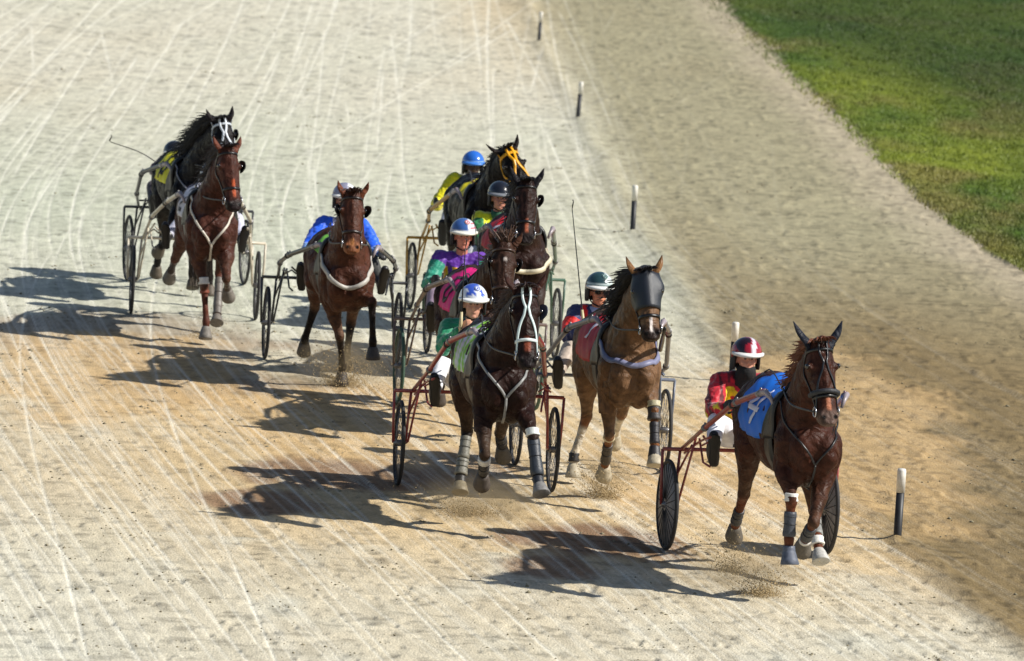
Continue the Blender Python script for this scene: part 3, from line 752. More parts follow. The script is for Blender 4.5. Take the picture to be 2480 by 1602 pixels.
def sulky(org, psi, rgb, label, shin=(-1.3, .50, 1.06), shm=(-.7, .39, 1.33), tip=(-.1, .29, 1.49), disc=False, seatcol=(40, 38, 40), tipcol=None, yoff=0., tyrecol=None, barz=.79):
    a = R(psi); ax_ = -1.95
    fx = (math.sin(a), -math.cos(a))
    root = empty('sulky', (org[0]+fx[0]*ax_, org[1]+fx[1]*ax_, 0), a-R(90), label, 'sulky', 'racing sulkies')
    m = plain('sulky_paint', rgb, .35, var=.22, scale=16, coat=.3); tm = m if not tipcol else plain('sulky_paint', tipcol, .35, var=.2, scale=16)
    T = .64
    for q in (-1, 1): wheel(root, q*T, disc, tyrecol)
    b = MB(); b.tube([(0, -T-.065, barz), (0, -.3, barz+.005), (0, .3, barz+.005), (0, T+.065, barz)], .0155, 10); b.build('axle_arch', m, root)
    for q in (-1, 1):
        b = MB()
        b.tube([(0, q*(T+.065), barz), (.0, q*(T+.060), .55), (0, q*(T+.05), WR)], .012, 8)
        b.tube([(0, q*(T-.075), barz), (0, q*(T-.06), .55), (0, q*(T-.05), WR)], .012, 8)
        b.tube([(0, q*(T-.065), .60), (.16, q*(T-.13), barz+.06)], .009, 8)
        b.tube([(-.0, q*(T-.05), WR), (.10, q*(T-.06), WR+.03), (.32, q*(T-.12), .93)], .010, 8)
        b.build('wheel_fork', m, root)
        S = lambda p: Vector((p[0]-ax_, q*p[1]+yoff*(1 if p[0] > -1 else .4), p[2]))
        kp = [Vector((0, q*(T-.09), barz+.01)), S(shin), S(shm), S(tip)]; pts = [kp[0]]
        for i in (1, 2):
            a0, a1 = kp[i].lerp(kp[i-1], .14), kp[i].lerp(kp[i+1], .14)
            for j in range(7): t_ = j/6; pts.append(a0.lerp(kp[i], t_).lerp(kp[i].lerp(a1, t_), t_))
        pts += [kp[2].lerp(kp[3], t_) for t_ in (.3, .5, .7, .85, 1.)]
        b = MB(); b.tube(pts, [.016+.007*min(1, i/12) for i in range(len(pts))], 12)
        sh = b.build('shaft', m, root)
        b = MB(); e = pts[-1]; b.tube([pts[-3]+(pts[-1]-pts[-3])*.2, e+Vector((.02, 0, 0)), e+Vector((.07, -q*.03, -.04)), e+Vector((.09, -q*.05, -.09))], [.0245, .024, .016, .012], 10); b.build('shaft_tip', plain('shaft_end', (150, 140, 145), .35, var=.2), sh)
        low = catmull([Vector((.05, q*(T-.10), barz-.02)), Vector((.35, q*.50, .90)), S((shin[0]+.05, shin[1]-.03, shin[2]-.07))], 10)
        b = MB(); b.tube(low, .010, 8); b.build('brace', m, root)
        for kk in (3, 9, 12, len(pts)-2):
            u_ = (pts[kk+1 if kk+1 < len(pts) else kk]-pts[kk-1]).normalized(); b = MB(); b.tube([pts[kk]-u_*.02, pts[kk]-u_*.016, pts[kk]+u_*.016, pts[kk]+u_*.02], [.022, .029, .029, .022], 10)
            b.box(pts[kk]+Vector((0, 0, .03)), (.02, .014, .022)); b.build('clamp', m_chrome if kk != 9 else m_black, sh)
        # stirrup
        b = MB(); f = Vector((.52, q*.47, .80)); b.tube([Vector((.35, q*.50, .93)), Vector((.40, q*.47, .75)), Vector((.55, q*.45, .74))], .009, 8)
        b.tube([f+Vector((.02, -.05, .10)), f+Vector((.06, 0, .14)), f+Vector((.02, .05, .10))], .008, 8); b.build('stirrup', m, root)
    b = MB(); b.loft([(Vector((x, 0, z)), Vector((0, w_, 0)), Vector((0, 0, t_))) for x, z, w_, t_ in ((-.20, .90, .14, .02), (-.17, .86, .17, .03), (0, .845, .18, .03), (.12, .85, .15, .028), (.16, .86, .08, .015))], 16, 3)
    b.build('seat', plain('seat', seatcol, .5, bump=.3), root)
    for q in (-1, 1):
        b = MB(); b.tube([(0, q*.10, .79), (-.02, q*.12, .84)], .010, 8); b.build('seat_post', m, root)
        b = MB(); b.tube([(.0, q*.3, barz), (.22, q*.44, .93)], .009, 8); b.build('seat_strut', m, root)
    return root

# ------------------------------------------------------------------ driver
def hand(mb, wrist, d, up, side, curl=1.0, gun=1.0):
    """palm, four unequal bent fingers and a thumb closing on what is held; d = pointing direction"""
    d = Vector(d).normalized(); up = Vector(up); up = (up-d*up.dot(d)).normalized(); s = d.cross(up).normalized()*side
    palm = Vector(wrist)+d*.045
    rot = Matrix((d, s, up)).transposed()
    mb.ell(palm, (.048, .042, .018), rot)
    for i, (o, L_) in enumerate(((-.030, .072), (-.010, .080), (.011, .076), (.031, .060))):
        p = Vector(wrist)+d*.082+s*o; v = (d*1.0-up*.25).normalized(); pts = [p-d*.02, p]
        for kk, f in enumerate((.42, .32, .26)):
            pts.append(pts[-1]+v*L_*f); v = (v-up*(.9*curl)-d*.45*curl*(kk+.3)).normalized()
        mb.caps(pts, [.0105, .0105, .0098, .009, .008], 8)
    p = Vector(wrist)+d*.025-s*.036; q1 = p+(d*.6-s*.55-up*.4).normalized()*.036; q2 = q1+(d*.75-up*.7+s*.25).normalized()*.030
    mb.caps([p, q1, q2], [.013, .0115, .0095], 8)

def driver(org, psi, y, label, jacket, trousers, helmet, headz=1.53, lean=0., handR=None, handL=None, gloves=(30, 30, 32), skin=(205, 150, 122), boots=(38, 36, 38), scarf=None, glasses=None,
           emblem=None, knee=None, visor=(225, 225, 222), hy=0., bootz=.0, earflap=(34, 33, 36), yawh=0., collar=None, dz=0.):
    a = R(psi); ax_ = -1.95; fx = Vector((math.sin(a), -math.cos(a), 0)); lyv = Vector((math.cos(a), math.sin(a), 0))
    loc = Vector((org[0], org[1], 0))+fx*(ax_-.02)+lyv*y
    root = empty('person', (loc.x, loc.y, 0), a-R(90), label, 'person', 'harness race drivers')
    # local: origin under the hips, x forward
    V = Vector
    hip = V((-.02, 0, .93)); ch = V((-.04+lean, 0, 1.20)); ne = V((.0+lean, 0, headz-.17)); hd_ = V((.04+lean, 0, headz))
    sh = [V((-.02+lean, q*.185, 1.325+dz)) for q in (-1, 1)]
    hands = [V(handR) if handR else V((.43, -.10, 1.17)), V(handL) if handL else V((.43, .10, 1.17))]
    elb = []
    for q, s, hnd in zip((-1, 1), sh, hands):
        mid = s.lerp(hnd, .5); d = (hnd-s); L_ = d.length; up_ = .30; lo = .265; drop = math.sqrt(max(.0, ((up_+lo)/2)**2-(L_/2)**2)); elb.append(mid+V((-.05, q*.38, -.8)).normalized()*drop*.8)
    kn = [V((.27, q*.26, 1.05)) for q in (-1, 1)]; an = [V((.50, q*.385-y*.6, .85+bootz)) for q in (-1, 1)]
    hipj = [V((.0, q*.10, .93)) for q in (-1, 1)]
    body = MB()
    body.caps([hip, V((-.03+lean*.4, 0, 1.06)), ch], [.13, .125, .14]); body.caps([sh[0], ch+V((0, 0, .08)), sh[1]], [.06, .11, .06]); body.caps([ch, ne, hd_-V((0, 0, .05))], [.10, .055, .052])
    for i, q in enumerate((-1, 1)):
        body.caps([sh[i], elb[i], hands[i]], [.055, .042, .028]); body.caps([hipj[i], kn[i], an[i]], [.085, .058, .042])
        d = (hands[i]-elb[i]).normalized(); hand(body, hands[i], d, (0, 0, 1) if not (handR and i == 0) else (0, -1, 0), q)
    rz = Matrix.Rotation(R(yawh), 3, 'Z')
    hv = lambda x, y_, z: hd_+rz @ V((x, y_, z))
    body.ell(hv(-.01, 0, .025), (.095, .075, .10)); body.ell(hv(.018, 0, -.045), (.068, .058, .075)); body.ell(hv(.055, 0, -.095), (.026, .028, .022))
    body.tube([hv(.085, 0, .022), hv(.108, 0, -.022), hv(.085, 0, -.034)], [.008, .015, .011], 8); body.ell(hv(.068, 0, -.062), (.020, .026, .010))
    body.ell(hv(.075, 0, .035), (.016, .058, .010))
    for q in (-1, 1): body.ell(hv(0, q*.076, -.01), (.016, .010, .030)); body.ell(hv(.052, q*.038, -.022), (.024, .024, .024))
    me = remesh(body, .0062, 3, .5); P = coords(me); C = np.tile(lin(skin), (len(P), 1))
    hp = (P-np.array(hd_)); hp = hp@np.array(rz)
    for q in (-1, 1):
        C[np.linalg.norm((hp-np.array([.088, q*.032, .008]))*[.8, .9, 1.6], axis=1) < .016] = lin((40, 26, 22))
        C[np.linalg.norm((hp-np.array([.09, q*.034, .030]))*[.5, .7, 2.6], axis=1) < .016] = lin((86, 58, 42))
    C[np.linalg.norm((hp-np.array([.09, 0, -.063]))*[.6, .8, 2.6], axis=1) < .015] = lin(tuple(int(v*.78) for v in skin))
    for i in (0, 1):
        dd = np.linalg.norm(P-np.array(hands[i]), axis=1); 
        if gloves and not (i == 0 and handR and gloves == (30, 30, 32) and False): C[dd < .15] = lin(gloves) if gloves else lin(skin)
    setcol(me, C); link('body', me, m_skin, root)
    # jacket
    jb = MB(); jb.caps([hip+V((0, 0, .02)), V((-.03+lean*.4, 0, 1.06)), ch, ch+V((0, 0, .07))], [.150, .150, .165, .145], 16)
    jb.caps([sh[0], ch+V((0, 0, .10)), sh[1]], [.078, .12, .078]); jb.caps([ch+V((0, 0, .1)), ne+V((0, 0, -.03))], [.11, .072])
    for i in (0, 1):
        wr_ = elb[i].lerp(hands[i], .93); e2 = elb[i].lerp(hands[i], .5)
        jb.caps([sh[i], sh[i].lerp(elb[i], .5), elb[i], e2, wr_], [.078, .080, .070, .058, .040], 14)
    me = remesh(jb, .010, 4, .5); P = coords(me)
    me.calc_loop_triangles() if hasattr(me, 'calc_loop_triangles') else None
    nr = np.empty(len(P)*3, np.float32); me.vertices.foreach_get('normal', nr); nr = nr.reshape(-1, 3)
    wrk = (fbm(P[:, 0]*14+P[:, 1]*9, P[:, 2]*20+P[:, 1]*6, 3, int(abs(y)*100)+3)-.5)
    wr2 = np.abs(fbm(P[:, 0]*9+P[:, 1]*16, P[:, 2]*11-P[:, 1]*14, 2, 8)-.5); P2 = P+nr*(wrk*.035-.045*np.clip(.12-wr2, 0, 1))[:, None]; me.vertices.foreach_set('co', P2.astype(np.float32).ravel())
    arm = np.full(len(P), 9.); armt = np.zeros(len(P))
    for i in (0, 1):
        for j, (p, q_) in enumerate(((sh[i], elb[i]), (elb[i], hands[i]))):
            d, t = segdist(P, p, q_); m_ = d < arm; arm = np.where(m_, d, arm); armt = np.where(m_, t+j, armt)
    tor, _ = segdist(P, hip, ch+V((0, 0, .08)))
    isarm = (arm < .095) & (abs(P[:, 1]) > .15) & ((arm < tor-.03) | (armt > .35))
    jc = jacket(P, isarm, armt)*(1+.35*(fbm(P[:, 0]*11+P[:, 1]*13, P[:, 2]*16, 3, 5)-.5))[:, None]; setcol(me, np.clip(jc, 0, 1)); me.update(); link('jacket', me, m_cloth, root)
    # trousers
    tb = MB()
    for i in (0, 1): tb.caps([hipj[i], hipj[i].lerp(kn[i], .5), kn[i], kn[i].lerp(an[i], .4), an[i]+(kn[i]-an[i]).normalized()*.06], [.105, .092, .075, .066, .055], 14)
    tb.caps([hipj[0], hipj[1]], [.12, .12], 14)
    me = remesh(tb, .012, 4, .5); P = coords(me); C = np.tile(lin(trousers), (len(P), 1)); setcol(me, C); link('trousers', me, m_cloth, root)
    for i, q in enumerate((-1, 1)):
        b = MB(); A_ = an[i]; k_ = (kn[i]-A_).normalized()
        b.caps([A_+k_*.13, A_, A_+V((.02, 0, -.045))], [.055, .052, .045]); heel = A_+V((.03, 0, -.06)); toe = A_+V((.10, q*.02, .13))
        for s in range(5): b.ell(heel.lerp(toe, s/4), (.045 if s < 3 else .035, (.040, .042, .047, .050, .042)[s], .05))
        me = remesh(b, .012, 3, .5); o = link('boot', me, plain('boot_leather', boots, .4, var=.25, scale=20), root)
        so_ = MB(); so_.loft([(heel.lerp(toe, t)+V((.050 if t < .8 else .04, 0, -.012)), V((0, w_, 0)), V((.008, 0, 0))) for t, w_ in ((-.2, .02), (-.12, .036), (.2, .042), (.5, .038), (.85, .050), (1.1, .040), (1.2, .018))], 14); so_.build('sole', m_black, o)
    # helmet: shell, peak, ear cover, chin strap
    hb = MB(); hb.ell(hv(-.012, 0, .045), (.142, .120, .125), seg=40, rings=26)
    me = hb.mesh(); bm = __import__('bmesh').new(); bm.from_mesh(me)
    dele = []
    for v in bm.verts:
        l_ = rz.inverted() @ (v.co-hd_); lim = .030 if l_.x > .03 else (.030-(.03-l_.x)*.75)
        if l_.z < max(lim, -.045): dele.append(v)
    __import__('bmesh').ops.delete(bm, geom=dele, context='VERTS')
    ret = __import__('bmesh').ops.solidify(bm, geom=bm.faces[:], thickness=.008)
    bm.to_mesh(me); bm.free(); me.update()
    P = (coords(me)-np.array(hd_))@np.array(rz); setcol(me, np.clip(helmet(P), 0, 1)); hel = link('helmet', me, m_helm, root)
    g = []
    for i in range(4):
        row = []
        for j in range(17):
            a_ = R(-72+144*j/16); r = 1+.20*i/3*math.cos(a_*.9); row.append((hv(-.012+.143*r*math.cos(a_), .122*r*math.sin(a_)*(1+.01*i), .052-.018*(i/3)*math.cos(a_)-.010), rz @ V((0, 0, 1))))
        g.append(row)
    b = MB(); b.sheet(g, .018); b.build('peak', plain('peak', visor, .35), hel)
    b = MB()
    for q in (-1, 1): b.loft([(hv(-.03, q*.098, z), rz @ V((r, 0, 0)), rz @ V((0, .016, 0))) for z, r in ((.06, .05), (.02, .065), (-.03, .062), (-.07, .045), (-.085, .02))], 12)
    b.loft([(hv(-.085, 0, z), rz @ V((0, r, 0)), rz @ V((.02, 0, 0))) for z, r in ((.02, .085), (-.03, .082), (-.075, .07), (-.085, .04))], 14)
    b.build('ear_cover', plain('pad', earflap, .7, bump=.3), hel)
    b = MB(); b.tube(catmull([hv(-.01, -.088, -.04), hv(.02, -.062, -.095), hv(.045, 0, -.122), hv(.02, .062, -.095), hv(-.01, .088, -.04)], 12), .006, 6); b.build('chin_strap', m_black, hel)
    if emblem:
        g = []; c0 = V((.62, .18, .76)).normalized()
        u = c0.cross(V((0, 0, 1))).normalized(); v_ = u.cross(c0)
        for kk, (r0, r1, rgb) in enumerate(((.0, .030, emblem[0]), (.016, .024, emblem[1]), (.0, .008, emblem[1]))):
            b = MB(); grid = []
            for i in range(2):
                row = []
                for j in range(21):
                    t = 2*math.pi*j/20; r = (r0, r1)[i]; d = (c0+(u*math.cos(t)+v_*math.sin(t))*max(r, .0005)/.125).normalized()
                    p = V((d.x*.142, d.y*.120, d.z*.125))*(1.012+.006*kk); row.append((hv(-.012+p.x, p.y, .045+p.z), rz @ d))
                grid.append(row)
            b.sheet(grid, .0015); b.build('emblem', plain('emblem', rgb, .3), hel)
    if glasses:
        b = MB()
        for q in (-1, 1): b.ell(hv(.092, q*.034, .004), (.010, .030, .019), rz)
        b.tube([hv(.09, -.075, .012), hv(.104, 0, .010), hv(.09, .075, .012)], .005, 6)
        b.tube([hv(.09, -.072, .010), hv(.0, -.085, .010)], .004, 6); b.tube([hv(.09, .072, .010), hv(.0, .085, .010)], .004, 6)
        b.build('glasses', glasses, root)
    if scarf:
        b = MB(); b.caps([ne+V((.02, 0, -.05)), ne+V((.03, 0, .02)), hd_+V((.02, 0, -.10))], [.095, .088, .080], 16); me = remesh(b, .012, 3); link('scarf', me, plain('scarf', scarf, .85, bump=.6, bscale=30), root)
    elif collar:
        b = MB(); b.tube([ne+V((.0, 0, -.045)), ne+V((.005, 0, .0)), ne+V((.01, 0, .04))], [.085, .078, .072], 18); b.build('collar', plain('collar_cloth', collar, .7, bump=.4, bscale=30), root)
    return root

def whip(pts, r, label):
    a = Vector(pts[0]); t = empty('whip', a, 0, label, 'whip')
    b = MB(); cs = [p-a for p in catmull(pts, 16)]; b.tube(cs, [r*(1-.45*i/15) for i in range(16)], 6); b.build('stick', m_black, t)
    b = MB(); b.tube([cs[0]-(cs[1]-cs[0]).normalized()*.08, cs[0], cs[2]], [r*1.8, r*2, r*1.5], 8); b.build('handle', plain('grip', (196, 182, 140), .5), t)
    b = MB(); e = cs[-1]; d = (cs[-1]-cs[-2]).normalized(); b.tube([e, e+d*.02+Vector((.006, 0, .01)), e+Vector((.008, 0, .06)), e+Vector((.0, 0, .075))], [r*.4, r*.9, r*.6, r*.8], 6); b.build('lash', m_black, t)
    return t

def P(i, x, y, z):     # rig coordinates to world
    (ox, oy), psi = ORG[i], PSI[i]; a = R(psi); return Vector((ox+math.sin(a)*x+math.cos(a)*y, oy-math.cos(a)*x+math.sin(a)*y, z))
ORG = {1: (-3.167, 57.866), 2: (-3.076, 54.62), 3: (-1.508, 51.493), 4: (-.166, 56.699), 5: (.035, 52.777), 6: (-.111, 48.693), 7: (.001, 43.414), 8: (.991, 45.073), 9: (2.287, 40.859)}
PSI = {1: 12, 2: 6, 3: 7, 4: 9, 5: 7, 6: 8, 7: 7, 8: 8, 9: 11}
#__PART3__
# ------------------------------------------------------------------ the nine teams
FOUR = [[(.045, -.11), (.045, .11)], [(.045, .11), (-.075, -.035)], [(-.075, -.035), (.085, -.035)]]
RING = [[(-.05, -.07), (-.05, .07), (-.02, .11), (.04, .11), (.07, .07), (.07, -.07), (.04, -.11), (-.02, -.11), (-.05, -.07)]]
ONE = [[(.0, -.11), (.0, .11)], [(0, .11), (-.035, .08)]]
SEVEN = [[(-.06, .10), (.06, .10)], [(.06, .10), (-.01, -.10)]]
TWO = [[(-.06, .07), (-.03, .11), (.04, .11), (.06, .06), (.03, .0), (-.06, -.10)], [(-.06, -.10), (.07, -.10)]]

BK = (26, 26, 28)
# leading horse at the right
horse(ORG[9], PSI[9], -.09, .035, (.75, -.188, 1.965), (1.0, -.150, 1.415),
      [[(.40, -.24, .755), (.42, -.244, .485), (.45, -.238, .295)], [(.50, -.085, .62), (.26, -.075, .46), (.13, -.07, .375)]],
      [[(-1.05, -.253, .585), (-1.30, -.241, .33), (-1.42, -.226, .22)], [(-.75, .235, .52), (-.47, .195, .36), (-.35, .204, .185)]],
      (104, 54, 34), 'leading bay horse with a blue cloth numbered 4 and black ear covers', dict(
      cloth=dict(col=(18, 104, 205), digit=FOUR, dcol=(212, 214, 228), dw=.036, mid=62, x=-.66, ang=110), darkcheek=1, face=(22, 22, 26), fw=.014, shadowroll=(34, 36, 42), poll_pad=1,
      boots={0: [('k', -.06, .0, .056, (216, 214, 208)), ('c', .28, .96, .052, (62, 66, 74)), ('b', .30, .98, .050, (84, 90, 104))], 1: [('c', .3, .95, .05, (60, 62, 68)), ('f', .1, .6, .05, (214, 210, 204))], 3: [('c', .25, .95, .05, (128, 128, 124)), ('f', .0, .3, .055, (220, 218, 212))], 2: [('c', .55, 1.0, .047, (50, 50, 54))]},
      yoke=dict(col=(30, 28, 30), w=.014, z1=1.0)), black_points=False, legcol=(94, 52, 34), mane=(104, 58, 34), mane_len=.14, earcol=(34, 37, 46), ears=(.26, .19), seed=9, blaze=((170, 110, 84), .02, .40, .52), muzcol=(92, 74, 66), hoofcol={0: (84, 90, 104), 3: (180, 178, 172)}, yaw=4, wind=-.7)
sulky(ORG[9], PSI[9], (142, 62, 56), 'dull red sulky with grey disc wheels behind the leading number 4 horse', disc=True, yoff=-.06, tip=(-.1, .31, 1.50), shin=(-1.3, .50, 1.06))
# dark horse in the centre foreground
horse(ORG[7], PSI[7], -.07, .03, (.75, -.007, 1.955), (1.0, .012, 1.385),
      [[(.47, -.215, .625), (.25, -.189, .455), (.12, -.185, .36)], [(.62, .140, .785), (.76, .175, .50), (.86, .200, .375)]],
      [[(-.95, -.20, .61), (-.80, -.248, .275), (-.72, -.258, .135)], [(-1.15, .095, .58), (-1.42, .145, .455), (-1.52, .17, .35)]],
      (72, 42, 34), 'dark brown horse with a white bridle galloping in the centre foreground', dict(
      cloth=dict(col=(132, 190, 60), stripe=(206, 206, 214), x=-.60, ang=100), bridle=(26, 26, 28), face=(206, 222, 220), fw=.019, nose=(206, 216, 214), darkcheek=1,
      boots={0: [('k', .05, .115, .054, (206, 206, 204)), ('c', .5, 1, .047, (34, 34, 38))], 1: [('k', -.08, -.02, .060, (208, 212, 208)), ('c', .0, .95, .055, (48, 54, 62)), ('f', 0, .5, .050, (36, 38, 44))], 2: [('c', .12, .62, .050, (112, 110, 100)), ('c', .64, 1.0, .055, (118, 116, 106)), ('f', .1, .45, .052, (26, 26, 28))], 3: [('c', .3, 1, .05, (40, 40, 44))]},
      yoke=dict(col=(138, 138, 136), w=.020, z1=1.04), blinkers=[(1, .05, (70, 76, 92)), (-1, .02, (24, 22, 24))]), black_points=True, mane=(52, 34, 28), ears=(.20, .15), seed=7, blaze=((120, 62, 44), .03, .36, .50), hoofcol={0: (74, 66, 60), 1: (124, 122, 120), 2: (128, 118, 96), 3: (80, 74, 66)}, wind=-.8, mane_len=.15)
sulky(ORG[7], PSI[7], (146, 62, 58), 'red spoked sulky behind the dark horse in the centre foreground', yoff=-.05, shin=(-1.3, .47, 1.06), shm=(-.62, .38, 1.37), tip=(-.1, .24, 1.53))
# light bay with hood
horse(ORG[8], PSI[8], -.045, .0, (.75, -.051, 1.975), (1.0, -.010, 1.47),
      [[(.16, -.170, .575), (-.08, -.150, .32), (-.20, -.142, .205)], [(.50, .130, .835), (.60, .136, .575), (.67, .132, .405)]],
      [[(-1.0, -.186, .575), (-1.03, -.268, .235), (-1.0, -.273, .05)], [(-1.1, .124, .59), (-1.38, .129, .40), (-1.48, .13, .30)]],
      (172, 124, 80), 'light bay horse in a dark mesh hood with a red cloth', dict(
      cloth=dict(col=(176, 20, 34), digit=ONE, dcol=(222, 212, 226), x=-.62, ang=104, mid=40), mask=1, pole=1, shadowroll=None,
      boots={0: [('k', -.02, .04, .052, (190, 178, 150)), ('c', .35, 1, .046, (60, 54, 48))], 1: [('k', -.08, -.03, .060, (180, 172, 140)), ('k', -.03, .08, .060, (58, 54, 54)), ('c', .35, 1, .045, (46, 44, 48)), ('b', .1, .6, .048, (40, 38, 40))], 2: [('f', -.1, .3, .05, (28, 26, 28))]},
      collar=dict(col=(120, 122, 150), z=1.25, w=.045, sag=.06)), black_points=True, legcol=(120, 78, 50), socks={2: ((196, 186, 168), .25), 3: ((196, 188, 172), .1)}, mane=(26, 22, 24), mane_len=.24, ears=(.17, .16), earcol=None, seed=8, blaze=((224, 214, 208), .014, .40, .56), hoofcol=(168, 158, 136), wind=-1.1)
sulky(ORG[8], PSI[8], (92, 98, 112), 'blue grey sulky behind the light bay horse in the mesh hood', yoff=-.02, shin=(-1.35, .53, .98), shm=(-.62, .42, 1.36), tip=(-.1, .28, 1.50))
# red bay, driver in blue
horse(ORG[3], PSI[3], -.085, -.075, (.75, -.118, 1.885), (1.0, -.122, 1.375),
      [[(.12, -.110, .50), (-.08, -.05, .195), (-.10, -.052, .03)], [(.58, .130, .885), (.62, .155, .52), (.62, .164, .36)]],
      [[(-1.1, -.252, .62), (-1.28, -.315, .29), (-1.38, -.31, .17)], [(-.92, .085, .50), (-.80, .05, .22), (-.72, .048, .08)]],
      (120, 66, 42), 'red bay horse with open black blinkers and a white breast collar', dict(
      cloth=dict(col=(120, 190, 70), x=-.42, ang=66), blinkers=[(1, .055, (18, 18, 20)), (-1, .055, (18, 18, 20))], bridle=(40, 30, 28),
      boots={}, collar=dict(col=(176, 172, 164), z=1.235, w=.040, sag=.16)), black_points=True, mane=(60, 34, 26), ears=(.16, .14), seed=3, blaze=((150, 100, 60), .02, .46, .56), muzcol=(120, 76, 50), hoofcol=(60, 54, 50), wind=-.2, mane_len=.14)
sulky(ORG[3], PSI[3], (44, 46, 50), 'black sulky behind the red bay horse in blinkers', shin=(-1.45, .56, 1.0), shm=(-.9, .50, 1.13), tip=(-.1, .27, 1.33), barz=.80, yoff=-.05)
# bay horse at left
horse(ORG[2], PSI[2], .03, .01, (.75, .130, 1.965), (1.0, .205, 1.40),
      [[(.30, -.010, .555), (.35, .024, .225), (.40, .023, .055)], [(.55, .190, .68), (.33, .215, .56), (.24, .232, .48)]],
      [[(-1.15, -.25, .67), (-1.45, -.268, .53), (-1.56, -.28, .44)], [(-.90, .195, .575), (-.64, .18, .25), (-.50, .17, .10)]],
      (118, 64, 46), 'bay horse with a white yoke strap at the left of the field', dict(
      cloth=dict(col=(196, 194, 204), digit=TWO, dcol=(40, 40, 48), dw=.035, x=-.56, ang=94), bridle=(30, 26, 26), tail=1.05, blinkers=[(1, .035, (20, 20, 22))],
      boots={0: [('k', -.10, -.03, .054, (214, 212, 208)), ('k', -.03, .06, .050, (120, 60, 42)), ('b', .3, .95, .045, (120, 116, 110))], 3: [('c', .15, 1, .048, (110, 104, 98)), ('f', 0, .4, .048, (104, 98, 92))]},
      yoke=dict(col=(206, 198, 184), w=.021, z1=.98)), black_points=False, legcol=(84, 48, 38), socks={1: ((90, 80, 74), .3), 2: ((66, 58, 54), .15)}, mane=(40, 26, 22), mane_n=300, mane_len=.24, ears=(.16, .15), seed=2, blaze=((176, 84, 50), .02, .3, .5), hoofcol=(110, 104, 96), yaw=16, wind=-.35)
sulky(ORG[2], PSI[2], (198, 188, 168), 'cream white sulky behind the bay horse at the left', shin=(-1.3, .50, 1.08), shm=(-.8, .38, 1.28), tip=(-.1, .28, 1.44))
# black horse behind it
horse(ORG[1], PSI[1], -.26, .04, (.75, -.115, 1.985), (1.0, -.03, 1.46),
      [[(.46, -.56, .78), (.30, -.60, .62), (.18, -.62, .56)], [(.35, -.10, .62), (.30, -.08, .32), (.34, -.08, .12)]],
      [[(-1.0, -.40, .58), (-1.2, -.42, .30), (-1.3, -.42, .16)], [(-.9, -.12, .56), (-.7, -.12, .24), (-.62, -.12, .08)]],
      (42, 34, 36), 'near black horse with a yellow cloth half hidden at the far left', dict(
      cloth=dict(col=(222, 214, 20), digit=RING, dcol=(22, 20, 22), dw=.042, x=-.62, ang=92, mid=46), bridle=(200, 206, 214), face=(206, 212, 220), fw=.022, blinkers=[(1, .03, (24, 24, 26))],
      boots={}, yoke=dict(col=(120, 120, 130), w=.014)), mane=(24, 20, 22), mane_n=420, mane_len=.27, ears=(.15, .16), seed=1, wind=-.9, hoofcol=(88, 78, 66))
sulky(ORG[1], PSI[1], (38, 38, 42), 'black sulky behind the near black horse at the far left', yoff=-.24, shin=(-1.4, .56, 1.0), shm=(-.8, .46, 1.28), tip=(-.1, .30, 1.45), barz=.80)
# black horse with yellow halter, last of the middle group
horse(ORG[4], PSI[4], -.17, .05, (.75, -.104, 1.945), (1.06, .12, 1.50),
      [[(.42, -.30, .72), (.44, -.30, .44), (.48, -.30, .26)], [(.50, -.04, .66), (.26, -.04, .48), (.14, -.04, .40)]],
      [[(-1.0, -.34, .6), (-1.2, -.34, .30), (-1.3, -.34, .16)], [(-.8, -.02, .56), (-.55, -.02, .24), (-.45, -.02, .08)]],
      (40, 31, 27), 'black brown horse with a yellow halter at the back of the middle group', dict(
      cloth=dict(col=(222, 206, 10), x=-.40, ang=60), bridle=(226, 160, 10), face=(226, 160, 10), fw=.028, bw=.028, boots={}, rein=(200, 140, 20)), mane=(22, 18, 18), ears=(.24, .16), seed=4, yaw=14, hoofcol=(70, 62, 56), mane_len=.12)
sulky(ORG[4], PSI[4], (172, 128, 30), 'golden yellow sulky at the back of the middle group', yoff=-.16, shin=(-1.28, .52, 1.02), shm=(-.95, .47, 1.15), tip=(-.1, .32, 1.46), barz=.76)
# dark horse, driver in green and yellow
horse(ORG[5], PSI[5], .0, .03, (.75, -.070, 1.975), (1.0, -.080, 1.43),
      [[(.40, -.15, .72), (.42, -.15, .44), (.46, -.15, .26)], [(.50, .15, .66), (.26, .15, .48), (.14, .15, .40)]],
      [[(-1.0, -.18, .6), (-1.2, -.18, .30), (-1.3, -.18, .16)], [(-.8, .16, .56), (-.55, .16, .24), (-.45, .16, .08)]],
      (74, 46, 38), 'dark brown horse with a cream breast collar in the middle group', dict(
      cloth=dict(col=(214, 26, 40), digit=SEVEN, dcol=(224, 220, 228), x=-.56, ang=90, mid=30), bridle=(20, 19, 22), blinkers=[(1, .045, (20, 20, 24))], boots={}, darkcheek=1,
      collar=dict(col=(204, 196, 170), z=1.16, w=.045, sag=.08)), mane=(24, 20, 20), earcol=(26, 24, 28), ears=(.20, .17), seed=5, blaze=((150, 84, 60), .02, .36, .52), hoofcol=(70, 62, 56))
sulky(ORG[5], PSI[5], (62, 92, 74), 'green sulky behind the dark horse with the cream breast collar', shin=(-1.35, .52, 1.04), shm=(-.8, .42, 1.28), tip=(-.1, .31, 1.48))
